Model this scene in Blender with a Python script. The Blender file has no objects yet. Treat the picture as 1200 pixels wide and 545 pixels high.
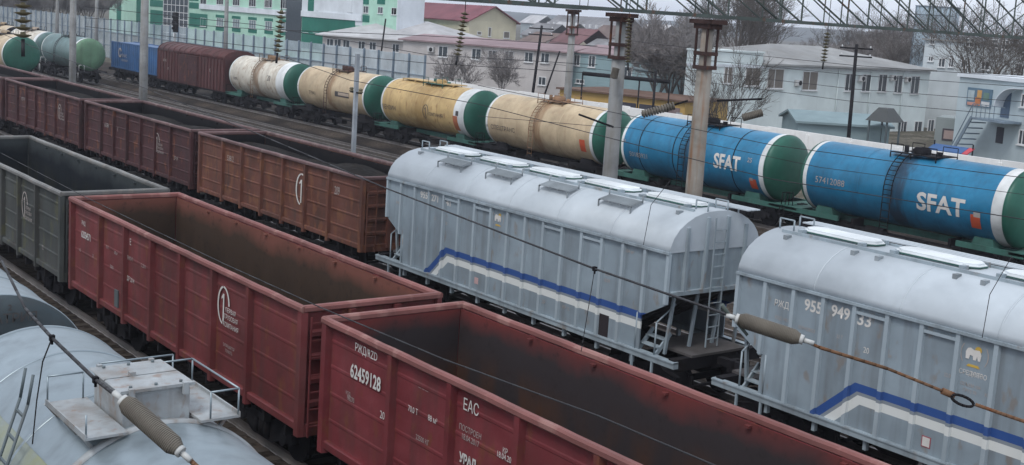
import bpy, bmesh, math, random
from mathutils import Vector, Matrix
R = math.radians
random.seed(7)
S = bpy.context.scene
COL = S.collection

# ------------------------------------------------------------------ camera
F, TH, PI_, RO, H = 1454.5, 0.9204, 0.1517, 0.0624, 9.017
CX, CY = 585.9, 238.35
_fw = Vector((-math.sin(TH)*math.cos(PI_), math.cos(TH)*math.cos(PI_), -math.sin(PI_)))
_rt = Vector((math.cos(TH), math.sin(TH), 0)); _up = _rt.cross(_fw)
_r = _rt*math.cos(RO)+_up*math.sin(RO); _u = -_rt*math.sin(RO)+_up*math.cos(RO)
cd = bpy.data.cameras.new('camera'); cam = bpy.data.objects.new('camera', cd); COL.objects.link(cam)
M3 = Matrix((_r, _u, -_fw)).transposed()
cam.matrix_world = Matrix.Translation((0, 0, H)) @ M3.to_4x4()
cd.sensor_width = 36; cd.lens = F/1200*36
cd.shift_x = (600-CX)/1200; cd.shift_y = (CY-272.5)/1200
cd.clip_start = 0.3; cd.clip_end = 12000
S.camera = cam
def ray(x, y): return _fw+_r*((x-CX)/F)+_u*((CY-y)/F)
def atD(x, y, D): return Vector((0, 0, H))+ray(x, y)*D
def atY(x, y, Y): d = ray(x, y); return Vector((0, 0, H))+d*(Y/d.y)
def atX(x, y, X): d = ray(x, y); return Vector((0, 0, H))+d*(X/d.x)
def atZ(x, y, z): d = ray(x, y); return Vector((0, 0, H))+d*((z-H)/d.z)

# ------------------------------------------------------------------ world, sun, exposure
SUN_EL, SUN_AZ = R(55), R(160)      # azimuth measured from +Y clockwise (towards +X)
w = bpy.data.worlds.new('World'); S.world = w; w.use_nodes = True
nt = w.node_tree; bg = nt.nodes['Background']
sky = nt.nodes.new('ShaderNodeTexSky'); sky.sky_type = 'NISHITA'; sky.sun_disc = False
sky.sun_elevation = SUN_EL; sky.sun_rotation = SUN_AZ; sky.dust_density = 3; sky.air_density = 1.2
mx = nt.nodes.new('ShaderNodeMix'); mx.data_type = 'RGBA'; mx.inputs[0].default_value = 0.85
mx.inputs[7].default_value = (9.9, 10.7, 12.1, 1)
nt.links.new(sky.outputs[0], mx.inputs[6]); nt.links.new(mx.outputs[2], bg.inputs[0])
bg.inputs[1].default_value = 0.1
sd = bpy.data.lights.new('sun', 'SUN'); so = bpy.data.objects.new('sun', sd); COL.objects.link(so)
sd.energy = 1.5; sd.angle = R(18); sd.color = (1, .97, .93)
sdir = Vector((math.sin(SUN_AZ)*math.cos(SUN_EL), math.cos(SUN_AZ)*math.cos(SUN_EL), math.sin(SUN_EL)))
so.rotation_euler = sdir.to_track_quat('Z', 'Y').to_euler()
S.view_settings.view_transform = 'Standard'; S.view_settings.look = 'None'
S.view_settings.exposure = 0.1; S.view_settings.gamma = 1
S.cycles.max_bounces = 6; S.cycles.volume_bounces = 0

# ------------------------------------------------------------------ materials
MATS = {}
def paint(name, col, rough=.6, dirt=(.05, .04, .035), amt=.35, rust=.0, streak=.3, scale=1.0, metal=0.0, bump=.15,
          rustcol=(.16, .06, .03), blotch=.25, var=.28, spill=None, bscale=9, bdist=.02):
    m = bpy.data.materials.new(name); m.use_nodes = True; t = m.node_tree; N = t.nodes; L = t.links
    b = N['Principled BSDF']; b.inputs['Roughness'].default_value = rough; b.inputs['Metallic'].default_value = metal
    b.inputs['Specular IOR Level'].default_value = .08 if rough > .72 else (.2 if rough > .52 else .35)
    tc = N.new('ShaderNodeTexCoord')
    oi = N.new('ShaderNodeObjectInfo')
    ad = N.new('ShaderNodeVectorMath'); ad.operation = 'ADD'
    ml = N.new('ShaderNodeMath'); ml.operation = 'MULTIPLY'; ml.inputs[1].default_value = 37.0
    L.new(oi.outputs['Random'], ml.inputs[0]); L.new(tc.outputs['Object'], ad.inputs[0]); L.new(ml.outputs[0], ad.inputs[1])
    def noise(sc, vec=None, det=6, mp=None):
        n = N.new('ShaderNodeTexNoise'); n.inputs['Scale'].default_value = sc; n.inputs['Detail'].default_value = det
        src = ad.outputs[0]
        if mp:
            q = N.new('ShaderNodeMapping'); q.inputs['Scale'].default_value = mp; L.new(src, q.inputs[0]); src = q.outputs[0]
        L.new(src, n.inputs['Vector']); return n.outputs['Fac']
    def ramp(f, a, bb):
        r = N.new('ShaderNodeMapRange'); r.inputs[1].default_value = a; r.inputs[2].default_value = bb; r.clamp = True
        L.new(f, r.inputs[0]); return r.outputs[0]
    def mix(f, A, B, k=1.0):
        q = N.new('ShaderNodeMix'); q.data_type = 'RGBA'
        if k != 1.0:
            mm = N.new('ShaderNodeMath'); mm.operation = 'MULTIPLY'; mm.inputs[1].default_value = k; L.new(f, mm.inputs[0]); f = mm.outputs[0]
        L.new(f, q.inputs[0])
        for i, v in ((6, A), (7, B)):
            if isinstance(v, tuple): q.inputs[i].default_value = (*v[:3], 1)
            else: L.new(v, q.inputs[i])
        return q.outputs[2]
    light = tuple(min(1, c*(1+var)+.04*var) for c in col); dark = tuple(c*(1-var) for c in col)
    c = mix(ramp(noise(.7*scale), .35, .65), dark, light)
    c = mix(ramp(noise(4*scale), .3, .7), c, col, 1-blotch)
    if streak: c = mix(ramp(noise(2.2*scale, mp=(1.6, 1.6, .12)), .5, .72), c, dirt, streak)
    if amt: c = mix(ramp(noise(1.3*scale, det=9), .48, .75), c, dirt, amt)
    if rust: c = mix(ramp(noise(3.1*scale, det=10, mp=(1, 1, .5)), .62-.16*rust, .70-.1*rust), c, rustcol, min(1, .5+rust*.5))
    if spill:
        sp, hw, k = spill
        sx = N.new('ShaderNodeSeparateXYZ'); L.new(tc.outputs['Object'], sx.inputs[0])
        ab = N.new('ShaderNodeMath'); ab.operation = 'ABSOLUTE'; L.new(sx.outputs[0], ab.inputs[0])
        m1 = N.new('ShaderNodeMapRange'); m1.inputs[1].default_value = hw*1.6; m1.inputs[2].default_value = hw*.2; L.new(ab.outputs[0], m1.inputs[0])
        m2 = N.new('ShaderNodeMath'); m2.operation = 'ADD'; L.new(m1.outputs[0], m2.inputs[0])
        L.new(noise(3.2, det=7, mp=(1.7, 1.0, .22)), m2.inputs[1])
        c = mix(ramp(m2.outputs[0], 1.15, 1.5), c, sp, k)
    L.new(c, b.inputs['Base Color'])
    if bump:
        bp = N.new('ShaderNodeBump'); bp.inputs['Strength'].default_value = bump; bp.inputs['Distance'].default_value = bdist
        L.new(noise(bscale*scale, det=8), bp.inputs['Height']); L.new(bp.outputs[0], b.inputs['Normal'])
    m['out'] = 0
    MATS[name] = m; return m
def flat(name, col, rough=.5, metal=0, spec=.4):
    m = bpy.data.materials.new(name); m.use_nodes = True; b = m.node_tree.nodes['Principled BSDF']
    t = m.node_tree; n = t.nodes.new('ShaderNodeTexNoise'); n.inputs['Scale'].default_value = 3; n.inputs['Detail'].default_value = 6
    q = t.nodes.new('ShaderNodeMix'); q.data_type = 'RGBA'; q.inputs[6].default_value = (*[c*.75 for c in col], 1); q.inputs[7].default_value = (*[min(1, c*1.2) for c in col], 1)
    tc = t.nodes.new('ShaderNodeTexCoord'); t.links.new(tc.outputs['Object'], n.inputs[0])
    t.links.new(n.outputs['Fac'], q.inputs[0]); t.links.new(q.outputs[2], b.inputs['Base Color'])
    b.inputs['Roughness'].default_value = rough; b.inputs['Metallic'].default_value = metal; b.inputs['Specular IOR Level'].default_value = spec
    return m
RED = paint('oxide red wagon paint', (.155, .029, .034), .55, amt=.3, streak=.4, rust=.2, bump=.6, bscale=1.1, bdist=.06)
RED2 = paint('faded red wagon paint', (.14, .031, .033), .6, amt=.35, streak=.45, rust=.25, bump=.6, bscale=1.1, bdist=.06)
MAROON = paint('dark maroon wagon paint', (.055, .019, .021), .65, amt=.5, streak=.45, rust=.3, bump=.6, bscale=1.1, bdist=.06, dirt=(.03, .025, .024))
BROWN = paint('rust brown wagon paint', (.125, .048, .034), .7, amt=.45, streak=.45, rust=.6, rustcol=(.18, .078, .042), bump=.6, bscale=1.1, bdist=.06)
GREYG = paint('grey green wagon paint', (.058, .064, .062), .7, amt=.4, streak=.45, rust=.35, rustcol=(.09, .09, .05))
RIMRED = paint('worn pinkish rim metal', (.20, .08, .073), .6, amt=.35, streak=0, rust=.45, rustcol=(.29, .16, .14), scale=.8)
RIMMAR = paint('worn maroon rim metal', (.12, .07, .07), .6, amt=.3, streak=0, rust=.4, rustcol=(.2, .15, .14))
RIMGR = paint('worn grey rim metal', (.16, .16, .155), .6, amt=.3, streak=0, rust=.4, rustcol=(.22, .2, .18))
DARK = paint('sooty underframe metal', (.011, .0105, .013), .8, amt=.4, streak=0, dirt=(.026, .021, .018))
GREENU = paint('green underframe paint', (.035, .11, .09), .65, amt=.5, streak=.3, dirt=(.03, .03, .028))
HOPG = paint('blue grey hopper paint', (.27, .325, .36), .5, amt=.3, streak=.55, dirt=(.12, .132, .142), blotch=.45, var=.18, bump=.35, bscale=1.5, bdist=.04, rust=.04, rustcol=(.2, .15, .11))
HOPR = paint('hopper roof paint', (.42, .465, .50), .48, var=.12, amt=.35, streak=0, dirt=(.22, .25, .28))
HOPH = paint('pale hatch lid paint', (.60, .635, .65), .5, amt=.25, streak=0, dirt=(.35, .38, .4))
SILV = paint('aluminium tank paint', (.25, .30, .33), .38, var=.16, amt=.45, streak=.4, dirt=(.13, .15, .16), metal=.55, bump=.3, bscale=1.5, bdist=.03)
SILV2 = paint('pale aluminium paint', (.28, .30, .31), .5, amt=.85, streak=.4, dirt=(.17, .14, .115), scale=2.2, rust=.15, rustcol=(.2, .12, .08))
GREYH = paint('grey tank head paint', (.085, .11, .12), .5, amt=.3, streak=.3)
CREAM = paint('cream tank paint', (.46, .37, .25), .55, amt=.35, streak=.4, dirt=(.25, .17, .11), rust=.12, rustcol=(.25, .14, .08), spill=((.15, .09, .05), .8, .6))
CREAMW = paint('off white tank paint', (.55, .52, .45), .55, amt=.3, streak=.45, dirt=(.3, .22, .15), rust=.35, rustcol=(.26, .17, .11), spill=((.24, .16, .10), 1.0, .85))
OCHRE = paint('ochre tank paint', (.48, .34, .155), .55, amt=.4, streak=.45, dirt=(.27, .17, .08), rust=.2, rustcol=(.25, .13, .06), spill=((.22, .13, .04), 1.6, .5))
PINKC = paint('pinkish cream tank paint', (.46, .365, .24), .55, amt=.3, streak=.4, dirt=(.3, .2, .13), spill=((.22, .12, .06), .7, .7))
TEALT = paint('dull teal tank paint', (.10, .17, .17), .5, amt=.3, streak=.3)
BLUET = paint('bright blue tank paint', (.012, .16, .30), .4, amt=.3, streak=.4, dirt=(.02, .07, .13), spill=((.02, .035, .06), .75, .8))
GREEN = paint('green end cap paint', (.015, .10, .07), .45, amt=.3, streak=.25, dirt=(.03, .07, .05))
GREENL = paint('light green end cap paint', (.10, .2, .12), .5, amt=.35, streak=.4, dirt=(.05, .07, .05))
WBAND = paint('white band paint', (.62, .64, .64), .5, amt=.3, streak=.3, dirt=(.35, .34, .32))
BOXC = paint('boxcar brown red paint', (.085, .030, .030), .65, amt=.4, streak=.45)
CONT = paint('container blue paint', (.025, .09, .22), .5, amt=.25, streak=.3)
CONC = paint('pole concrete', (.27, .275, .275), .85, amt=.35, streak=.5, dirt=(.18, .16, .13), scale=1.5)
CONCR = paint('rust stained concrete', (.28, .26, .23), .85, amt=.3, streak=.8, dirt=(.22, .10, .04), scale=1.5)
STEELG = paint('grey green truss steel', (.075, .095, .088), .7, amt=.3, streak=0, rust=.25)
RUSTM = paint('rusty brown metal', (.06, .035, .032), .8, amt=.4, streak=0, rust=.3)
WIREM = flat('dark wire metal', (.03, .03, .034), .6, .3)
RUSTW = paint('rusty cable', (.15, .085, .05), .8, amt=.5, streak=0, rust=.5, scale=6)
INSU = paint('brown grey insulator glaze', (.145, .13, .108), .6, amt=.3, streak=0, scale=4)
INSD = flat('green brown glass insulator', (.13, .11, .06), .35)
GLASS = flat('dark window glass', (.045, .055, .065), .15, 0, .8)
CURT = flat('curtained window glass', (.16, .14, .12), .3, 0, .6)
WFRAME = flat('white window frame', (.62, .63, .64), .5)
WLET = flat('white lettering paint', (.60, .58, .55), .6)
WLETD = flat('faded lettering paint', (.36, .32, .30), .7)
BLET = flat('dark lettering paint', (.06, .055, .055), .6)
ORNG = flat('orange red placard', (.5, .08, .03), .6)
YELL = flat('yellow paint', (.5, .33, .06), .6)
RAILM = paint('worn rail steel', (.22, .20, .19), .4, amt=.3, streak=0, metal=.6)

def stripes(m):
    """painted blue/grey/white chevron stripes on the hopper side, in the wagon's own coordinates"""
    t = m.node_tree; N = t.nodes; L = t.links; b = N['Principled BSDF']
    base = b.inputs['Base Color'].links[0].from_socket
    tc = N.new('ShaderNodeTexCoord'); sx = N.new('ShaderNodeSeparateXYZ'); L.new(tc.outputs['Object'], sx.inputs[0])
    def M(op, a, bb=None):
        n = N.new('ShaderNodeMath'); n.operation = op
        for i, v in enumerate((a, bb)):
            if v is None: continue
            if isinstance(v, (int, float)): n.inputs[i].default_value = v
            else: L.new(v, n.inputs[i])
        return n.outputs[0]
    d1 = M('SUBTRACT', sx.outputs[2], 2.09)
    d2 = M('MULTIPLY', M('SUBTRACT', d1, M('MULTIPLY', M('ADD', sx.outputs[0], 2.98), .9)), .743)
    d = M('MAXIMUM', d1, d2)
    def band(lo, hi): return M('MULTIPLY', M('GREATER_THAN', d, lo), M('LESS_THAN', d, hi))
    c = base
    for lo, hi, k in ((-.17, 0, (.012, .06, .24)), (-.24, -.17, (.21, .24, .27)), (-.42, -.24, (.66, .68, .66))):
        q = N.new('ShaderNodeMix'); q.data_type = 'RGBA'
        L.new(M('MULTIPLY', band(lo, hi), .92), q.inputs[0]); L.new(c, q.inputs[6]); q.inputs[7].default_value = (*k, 1); c = q.outputs[2]
    L.new(c, b.inputs['Base Color'])
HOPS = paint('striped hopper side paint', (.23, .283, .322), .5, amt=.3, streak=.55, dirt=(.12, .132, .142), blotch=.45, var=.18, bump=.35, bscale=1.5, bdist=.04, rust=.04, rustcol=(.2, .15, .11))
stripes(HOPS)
HOPRIB_LIT = paint('striped hopper rib paint', (.31, .37, .41), .5, amt=.2, streak=.2, dirt=(.2, .22, .24), blotch=.3, var=.1)  # paler rib copy: light on the ribs put into colour; panels carry more dirt
stripes(HOPRIB_LIT)

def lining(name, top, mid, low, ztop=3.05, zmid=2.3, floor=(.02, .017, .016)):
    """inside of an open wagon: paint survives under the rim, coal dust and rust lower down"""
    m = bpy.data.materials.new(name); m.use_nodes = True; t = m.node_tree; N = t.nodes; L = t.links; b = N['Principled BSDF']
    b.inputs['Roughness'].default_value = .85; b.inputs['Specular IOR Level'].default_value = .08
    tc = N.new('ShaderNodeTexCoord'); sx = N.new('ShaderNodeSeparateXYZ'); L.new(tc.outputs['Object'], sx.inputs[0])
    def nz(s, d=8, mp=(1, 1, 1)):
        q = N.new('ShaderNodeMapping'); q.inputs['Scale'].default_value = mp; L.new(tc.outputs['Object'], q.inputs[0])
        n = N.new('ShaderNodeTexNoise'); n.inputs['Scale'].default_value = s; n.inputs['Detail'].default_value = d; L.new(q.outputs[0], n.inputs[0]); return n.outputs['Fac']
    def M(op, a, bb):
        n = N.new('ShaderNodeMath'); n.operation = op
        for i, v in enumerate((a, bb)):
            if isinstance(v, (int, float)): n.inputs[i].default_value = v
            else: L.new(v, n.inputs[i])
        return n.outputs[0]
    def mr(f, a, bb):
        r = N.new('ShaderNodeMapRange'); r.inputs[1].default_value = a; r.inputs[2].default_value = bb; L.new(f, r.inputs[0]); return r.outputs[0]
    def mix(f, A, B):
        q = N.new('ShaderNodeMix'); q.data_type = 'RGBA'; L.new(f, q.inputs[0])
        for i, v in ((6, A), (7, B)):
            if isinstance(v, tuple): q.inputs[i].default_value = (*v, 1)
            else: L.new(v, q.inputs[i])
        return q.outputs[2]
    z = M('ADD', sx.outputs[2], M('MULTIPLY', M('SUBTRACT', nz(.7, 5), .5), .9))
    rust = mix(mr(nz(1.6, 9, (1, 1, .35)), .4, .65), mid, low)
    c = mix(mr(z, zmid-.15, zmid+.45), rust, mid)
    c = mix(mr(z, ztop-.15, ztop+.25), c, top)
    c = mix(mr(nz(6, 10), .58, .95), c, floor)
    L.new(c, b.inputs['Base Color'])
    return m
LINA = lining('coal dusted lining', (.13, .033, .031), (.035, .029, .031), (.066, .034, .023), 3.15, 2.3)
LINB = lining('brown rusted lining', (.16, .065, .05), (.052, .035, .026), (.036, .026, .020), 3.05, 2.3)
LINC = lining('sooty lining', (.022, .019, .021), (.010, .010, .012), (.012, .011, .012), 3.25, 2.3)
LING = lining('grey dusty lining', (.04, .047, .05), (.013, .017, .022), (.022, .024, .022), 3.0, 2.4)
COAL = paint('coal dusted floor', (.013, .012, .012), .95, amt=.4, streak=0, dirt=(.035, .028, .022))

# ------------------------------------------------------------------ mesh builder
class MB:
    def __init__(s): s.v = []; s.f = []; s.sm = []
    def bent(s, poly, x0, x1, n, seed, amp=.012):
        """a bar along x, slightly bent and knocked about"""
        rn = random.Random(seed); k = len(poly); o = len(s.v); dy = dz = 0
        for i in range(n+1):
            if 0 < i < n: dy = dy*.5+rn.uniform(-amp, amp); dz = dz*.4+rn.uniform(-amp*1.1, amp*.5)
            else: dy = dz = 0
            for a, b in poly: s.v.append((x0+(x1-x0)*i/n, a+dy, b+dz))
        for i in range(n):
            for j in range(k):
                q = (j+1) % k; s.f.append((o+i*k+j, o+i*k+q, o+(i+1)*k+q, o+(i+1)*k+j)); s.sm.append(False)
        s.f.append(tuple(o+j for j in range(k))[::-1]); s.sm.append(False); s.f.append(tuple(o+n*k+j for j in range(k))); s.sm.append(False)
        return s
    def add(s, vs, fs, smooth=False):
        o = len(s.v); s.v += [tuple(p) for p in vs]
        for f in fs: s.f.append(tuple(i+o for i in f)); s.sm.append(smooth)
        return s
    def box(s, x0, x1, y0, y1, z0, z1):
        return s.add([(x0,y0,z0),(x1,y0,z0),(x1,y1,z0),(x0,y1,z0),(x0,y0,z1),(x1,y0,z1),(x1,y1,z1),(x0,y1,z1)],
              [(0,3,2,1),(4,5,6,7),(0,1,5,4),(1,2,6,5),(2,3,7,6),(3,0,4,7)])
    def bbox(s, x0, x1, y0, y1, z0, z1, c=.02):
        """box with its edges running along x chamfered"""
        pr = [(y0+c,z0),(y1-c,z0),(y1,z0+c),(y1,z1-c),(y1-c,z1),(y0+c,z1),(y0,z1-c),(y0,z0+c)]
        return s.prismx(pr, x0, x1)
    def prismx(s, poly, x0, x1, smooth=False):
        n = len(poly); vs = [(x0, a, b) for a, b in poly]+[(x1, a, b) for a, b in poly]
        return s._pr(vs, n, smooth)
    def prismy(s, poly, y0, y1):
        n = len(poly); vs = [(a, y0, b) for a, b in poly]+[(a, y1, b) for a, b in poly]; return s._pr(vs, n)
    def prismz(s, poly, z0, z1):
        n = len(poly); vs = [(a, b, z0) for a, b in poly]+[(a, b, z1) for a, b in poly]; return s._pr(vs, n)
    def _pr(s, vs, n, smooth=False):
        o = len(s.v); s.v += vs
        s.f.append(tuple(o+i for i in range(n))[::-1]); s.sm.append(False)
        s.f.append(tuple(o+n+i for i in range(n))); s.sm.append(False)
        for i in range(n):
            j = (i+1) % n; s.f.append((o+i, o+j, o+n+j, o+n+i)); s.sm.append(smooth)
        return s
    def cyl(s, p, q, r, n=10, r2=None, caps=True, smooth=True):
        p = Vector(p); q = Vector(q); d = (q-p).normalized(); r2 = r if r2 is None else r2
        a = d.orthogonal().normalized(); b = d.cross(a); o = len(s.v)
        for c, rr in ((p, r), (q, r2)):
            for i in range(n):
                t = 2*math.pi*i/n; s.v.append(tuple(c+a*(rr*math.cos(t))+b*(rr*math.sin(t))))
        for i in range(n):
            j = (i+1) % n; s.f.append((o+i, o+j, o+n+j, o+n+i)); s.sm.append(smooth)
        if caps:
            s.f.append(tuple(o+i for i in range(n))[::-1]); s.sm.append(False); s.f.append(tuple(o+n+i for i in range(n))); s.sm.append(False)
        return s
    def tube(s, pts, r, n=6):
        for a, b in zip(pts[:-1], pts[1:]): s.cyl(a, b, r, n)
        return s
    def bar(s, p, q, w, h=None):
        p = Vector(p); q = Vector(q); h = h or w; d = (q-p).normalized()
        z = Vector((0, 0, 1)) if abs(d.z) < .95 else Vector((1, 0, 0))
        a = d.cross(z).normalized()*w/2; b = a.cross(d).normalized()*h/2
        vs = [p-a-b, p+a-b, p+a+b, p-a+b, q-a-b, q+a-b, q+a+b, q-a+b]
        return s.add(vs, [(0,1,2,3),(4,7,6,5),(0,4,5,1),(1,5,6,2),(2,6,7,3),(3,7,4,0)])
    def lathex(s, prof, cy, cz, n=64, capL=False, capR=False):
        o = len(s.v); k = len(prof)
        for x, r in prof:
            for i in range(n):
                t = 2*math.pi*i/n; s.v.append((x, cy+r*math.cos(t), cz+r*math.sin(t)))
        for a in range(k-1):
            for i in range(n):
                j = (i+1) % n; s.f.append((o+a*n+i, o+(a+1)*n+i, o+(a+1)*n+j, o+a*n+j)); s.sm.append(True)
        if capL: s.f.append(tuple(o+i for i in range(n))); s.sm.append(False)
        if capR: s.f.append(tuple(o+(k-1)*n+i for i in range(n))[::-1]); s.sm.append(False)
        return s
    def lathez(s, prof, cx, cy, n=16):
        o = len(s.v); k = len(prof)
        for z, r in prof:
            for i in range(n):
                t = 2*math.pi*i/n; s.v.append((cx+r*math.cos(t), cy+r*math.sin(t), z))
        for a in range(k-1):
            for i in range(n):
                j = (i+1) % n; s.f.append((o+a*n+i, o+a*n+j, o+(a+1)*n+j, o+(a+1)*n+i)); s.sm.append(True)
        s.f.append(tuple(o+i for i in range(n))[::-1]); s.sm.append(False); s.f.append(tuple(o+(k-1)*n+i for i in range(n))); s.sm.append(False)
        return s
    def build(s, name, mat, parent=None, fix=True):
        me = bpy.data.meshes.new(name); me.from_pydata(s.v, [], s.f)
        me.polygons.foreach_set('use_smooth', s.sm)
        if fix:
            bm = bmesh.new(); bm.from_mesh(me); bmesh.ops.recalc_face_normals(bm, faces=bm.faces); bm.to_mesh(me); bm.free()
        me.materials.append(mat); me.update()
        o = bpy.data.objects.new(name, me); COL.objects.link(o)
        if parent: o.parent = parent
        return o
def thing(name, label, cat, loc=(0, 0, 0), rz=0, group=None):
    o = bpy.data.objects.new(name, None); COL.objects.link(o); o.empty_display_size = .3
    o.location = loc; o.rotation_euler = (0, 0, rz); o['label'] = label; o['category'] = cat
    if group: o['group'] = group
    return o
def tag(o, label, cat, group=None):
    o['label'] = label; o['category'] = cat
    if group: o['group'] = group
    return o
def struct(o): o['kind'] = 'structure'; return o
def copy_tree(o, parent=None):
    c = o.copy(); COL.objects.link(c); c.parent = parent
    for ch in list(o.children): copy_tree(ch, c)
    return c

# ------------------------------------------------------------------ lettering
def text_mesh(s, size, off=0.0, sx=1.0, spacing=1.0):
    cu = bpy.data.curves.new('lettering', 'FONT'); cu.body = s; cu.size = size; cu.offset = off; cu.resolution_u = 3
    cu.space_character = spacing; cu.align_x = 'CENTER'; cu.align_y = 'CENTER'
    o = bpy.data.objects.new('tmp', cu); COL.objects.link(o); bpy.context.view_layer.update()
    me = bpy.data.meshes.new_from_object(o); bpy.data.objects.remove(o); bpy.data.curves.remove(cu)
    for v in me.vertices: v.co.x *= sx
    return me
def letter(s, size, x, z, y, mat, parent, off=.0, sx=1.0, name='lettering', spacing=1.0):
    """writing on a flat side that faces -Y"""
    me = text_mesh(s, size, off, sx, spacing)
    for v in me.vertices: v.co = Vector((x+v.co.x, y, z+v.co.y))
    me.materials.append(mat); o = bpy.data.objects.new(name, me); COL.objects.link(o); o.parent = parent; return o
def letter_tank(s, size, x, a0, r, cz, mat, parent, off=.0, sx=1.0, name='lettering', me=None):
    """writing wrapped on the -Y flank of a tank; a0 = angle above the axis in metres of arc"""
    me = me or text_mesh(s, size, off, sx)
    bm = bmesh.new(); bm.from_mesh(me)
    ys = [v.co.y for v in bm.verts]; k = min(ys)+.1
    while k < max(ys):
        bmesh.ops.bisect_plane(bm, geom=bm.verts[:]+bm.edges[:]+bm.faces[:], plane_co=(0, k, 0), plane_no=(0, 1, 0)); k += .1
    for v in bm.verts:
        a = (a0+v.co.y)/r; v.co = Vector((x+v.co.x, -(r+.012)*math.cos(a), cz+(r+.012)*math.sin(a)))
    bm.to_mesh(me); bm.free(); me.materials.append(mat)
    o = bpy.data.objects.new(name, me); COL.objects.link(o); o.parent = parent; return o
def poly_mesh(polys):
    me = bpy.data.meshes.new('mark'); vs = []; fs = []
    for p in polys:
        o = len(vs); vs += [(a, b, 0) for a, b in p]; fs.append(tuple(o+i for i in range(len(p))))
    me.from_pydata(vs, [], fs); return me
def logo_polys(h):
    """a tall broken arch round an upright bar"""
    P = []; w = h*.36; n = 18
    def arc(a0, a1):
        for i in range(n):
            t0 = R(a0+(a1-a0)*i/n); t1 = R(a0+(a1-a0)*(i+1)/n)
            q = lambda t, k: (w*k*math.cos(t), h*.5*(k if k == 1 else .9)*math.sin(t))
            P.append([q(t0, 1), q(t1, 1), q(t1, .8), q(t0, .8)])
    arc(5, 95); arc(102, 262)
    b = h*.035
    P.append([(-b, -h*.42), (b, -h*.42), (b, h*.3), (-b, h*.3)]); P.append([(-b, h*.3), (-b, h*.2), (-b-h*.09, h*.14), (-b-h*.09, h*.2)])
    return P
def logo(x, z, h, y, mat, parent, tank=None):
    me = poly_mesh(logo_polys(h))
    if tank: return letter_tank('', 0, x, z, tank[0], tank[1], mat, parent, me=me, name='emblem')
    for v in me.vertices: v.co = Vector((x+v.co.x, y, z+v.co.y))
    me.materials.append(mat); o = bpy.data.objects.new('emblem', me); COL.objects.link(o); o.parent = parent; return o

# ------------------------------------------------------------------ running gear
def bogie(parent, x, mat=None):
    mat = mat or DARK
    m = MB()
    for sy in (-1, 1):
        y = sy*1.02
        pr = [(-1.2,.42),(-1.2,.62),(-.75,.72),(-.45,.98),(.45,.98),(.75,.72),(1.2,.62),(1.2,.42),(.8,.42),(.5,.3),(.35,.22),(-.35,.22),(-.5,.3),(-.8,.42)]
        m.prismy([(x+a, b) for a, b in pr], y-.09, y+.09)
        for dx in (-.925, .925): m.cyl((x+dx, y-.16*1, .475), (x+dx, y+.16, .475), .13, 12)
        for dx in (-.22, 0, .22): m.cyl((x+dx, y+sy*.12, .3), (x+dx, y+sy*.12, .66), .075, 8)
        m.box(x-.35, x+.35, y+sy*.02 if sy > 0 else y-.22, y+.22 if sy > 0 else y-.02, .66, .8)
        for dx in (-1.42, 1.42): m.bar((x+dx, y*.78-.0, .25), (x+dx*.98, y*.78, .75), .07)
    m.box(x-.3, x+.3, -1.1, 1.1, .62, .9)
    m.bar((x-1.42, -.82, .45), (x-1.42, .82, .45), .06); m.bar((x+1.42, -.82, .45), (x+1.42, .82, .45), .06)
    b = m.build('bogie', mat, parent)
    for dx in (-.925, .925):
        q = MB(); q.cyl((x+dx, -.95, .475), (x+dx, .95, .475), .085, 10)
        for sy in (-1, 1):
            y = sy*.79; q.cyl((x+dx, y-sy*.065, .475), (x+dx, y+sy*.065, .475), .475, 26); q.cyl((x+dx, y-sy*.085, .475), (x+dx, y-sy*.06, .475), .505, 26)
        q.build('wheelset', RAILM if False else DARK, b)
    return b
def coupler(parent, x, s):
    m = MB(); m.box(min(x, x+s*.45), max(x, x+s*.45), -.09, .09, .96, 1.14)
    e = x+s*.42
    m.prismz([(e, -.2), (e+s*.14, -.24), (e+s*.2, -.1), (e+s*.1, 0), (e+s*.24, .16), (e+s*.14, .24), (e, .14)], .9, 1.2)
    m.build('coupler', DARK, parent)
    h = MB(); h.tube([(x, .3, .95), (x+s*.2, .33, .7), (x+s*.42, .3, .62), (x+s*.6, .18, .74)], .03, 6); h.build('brake_hose', DARK, parent)

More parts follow.
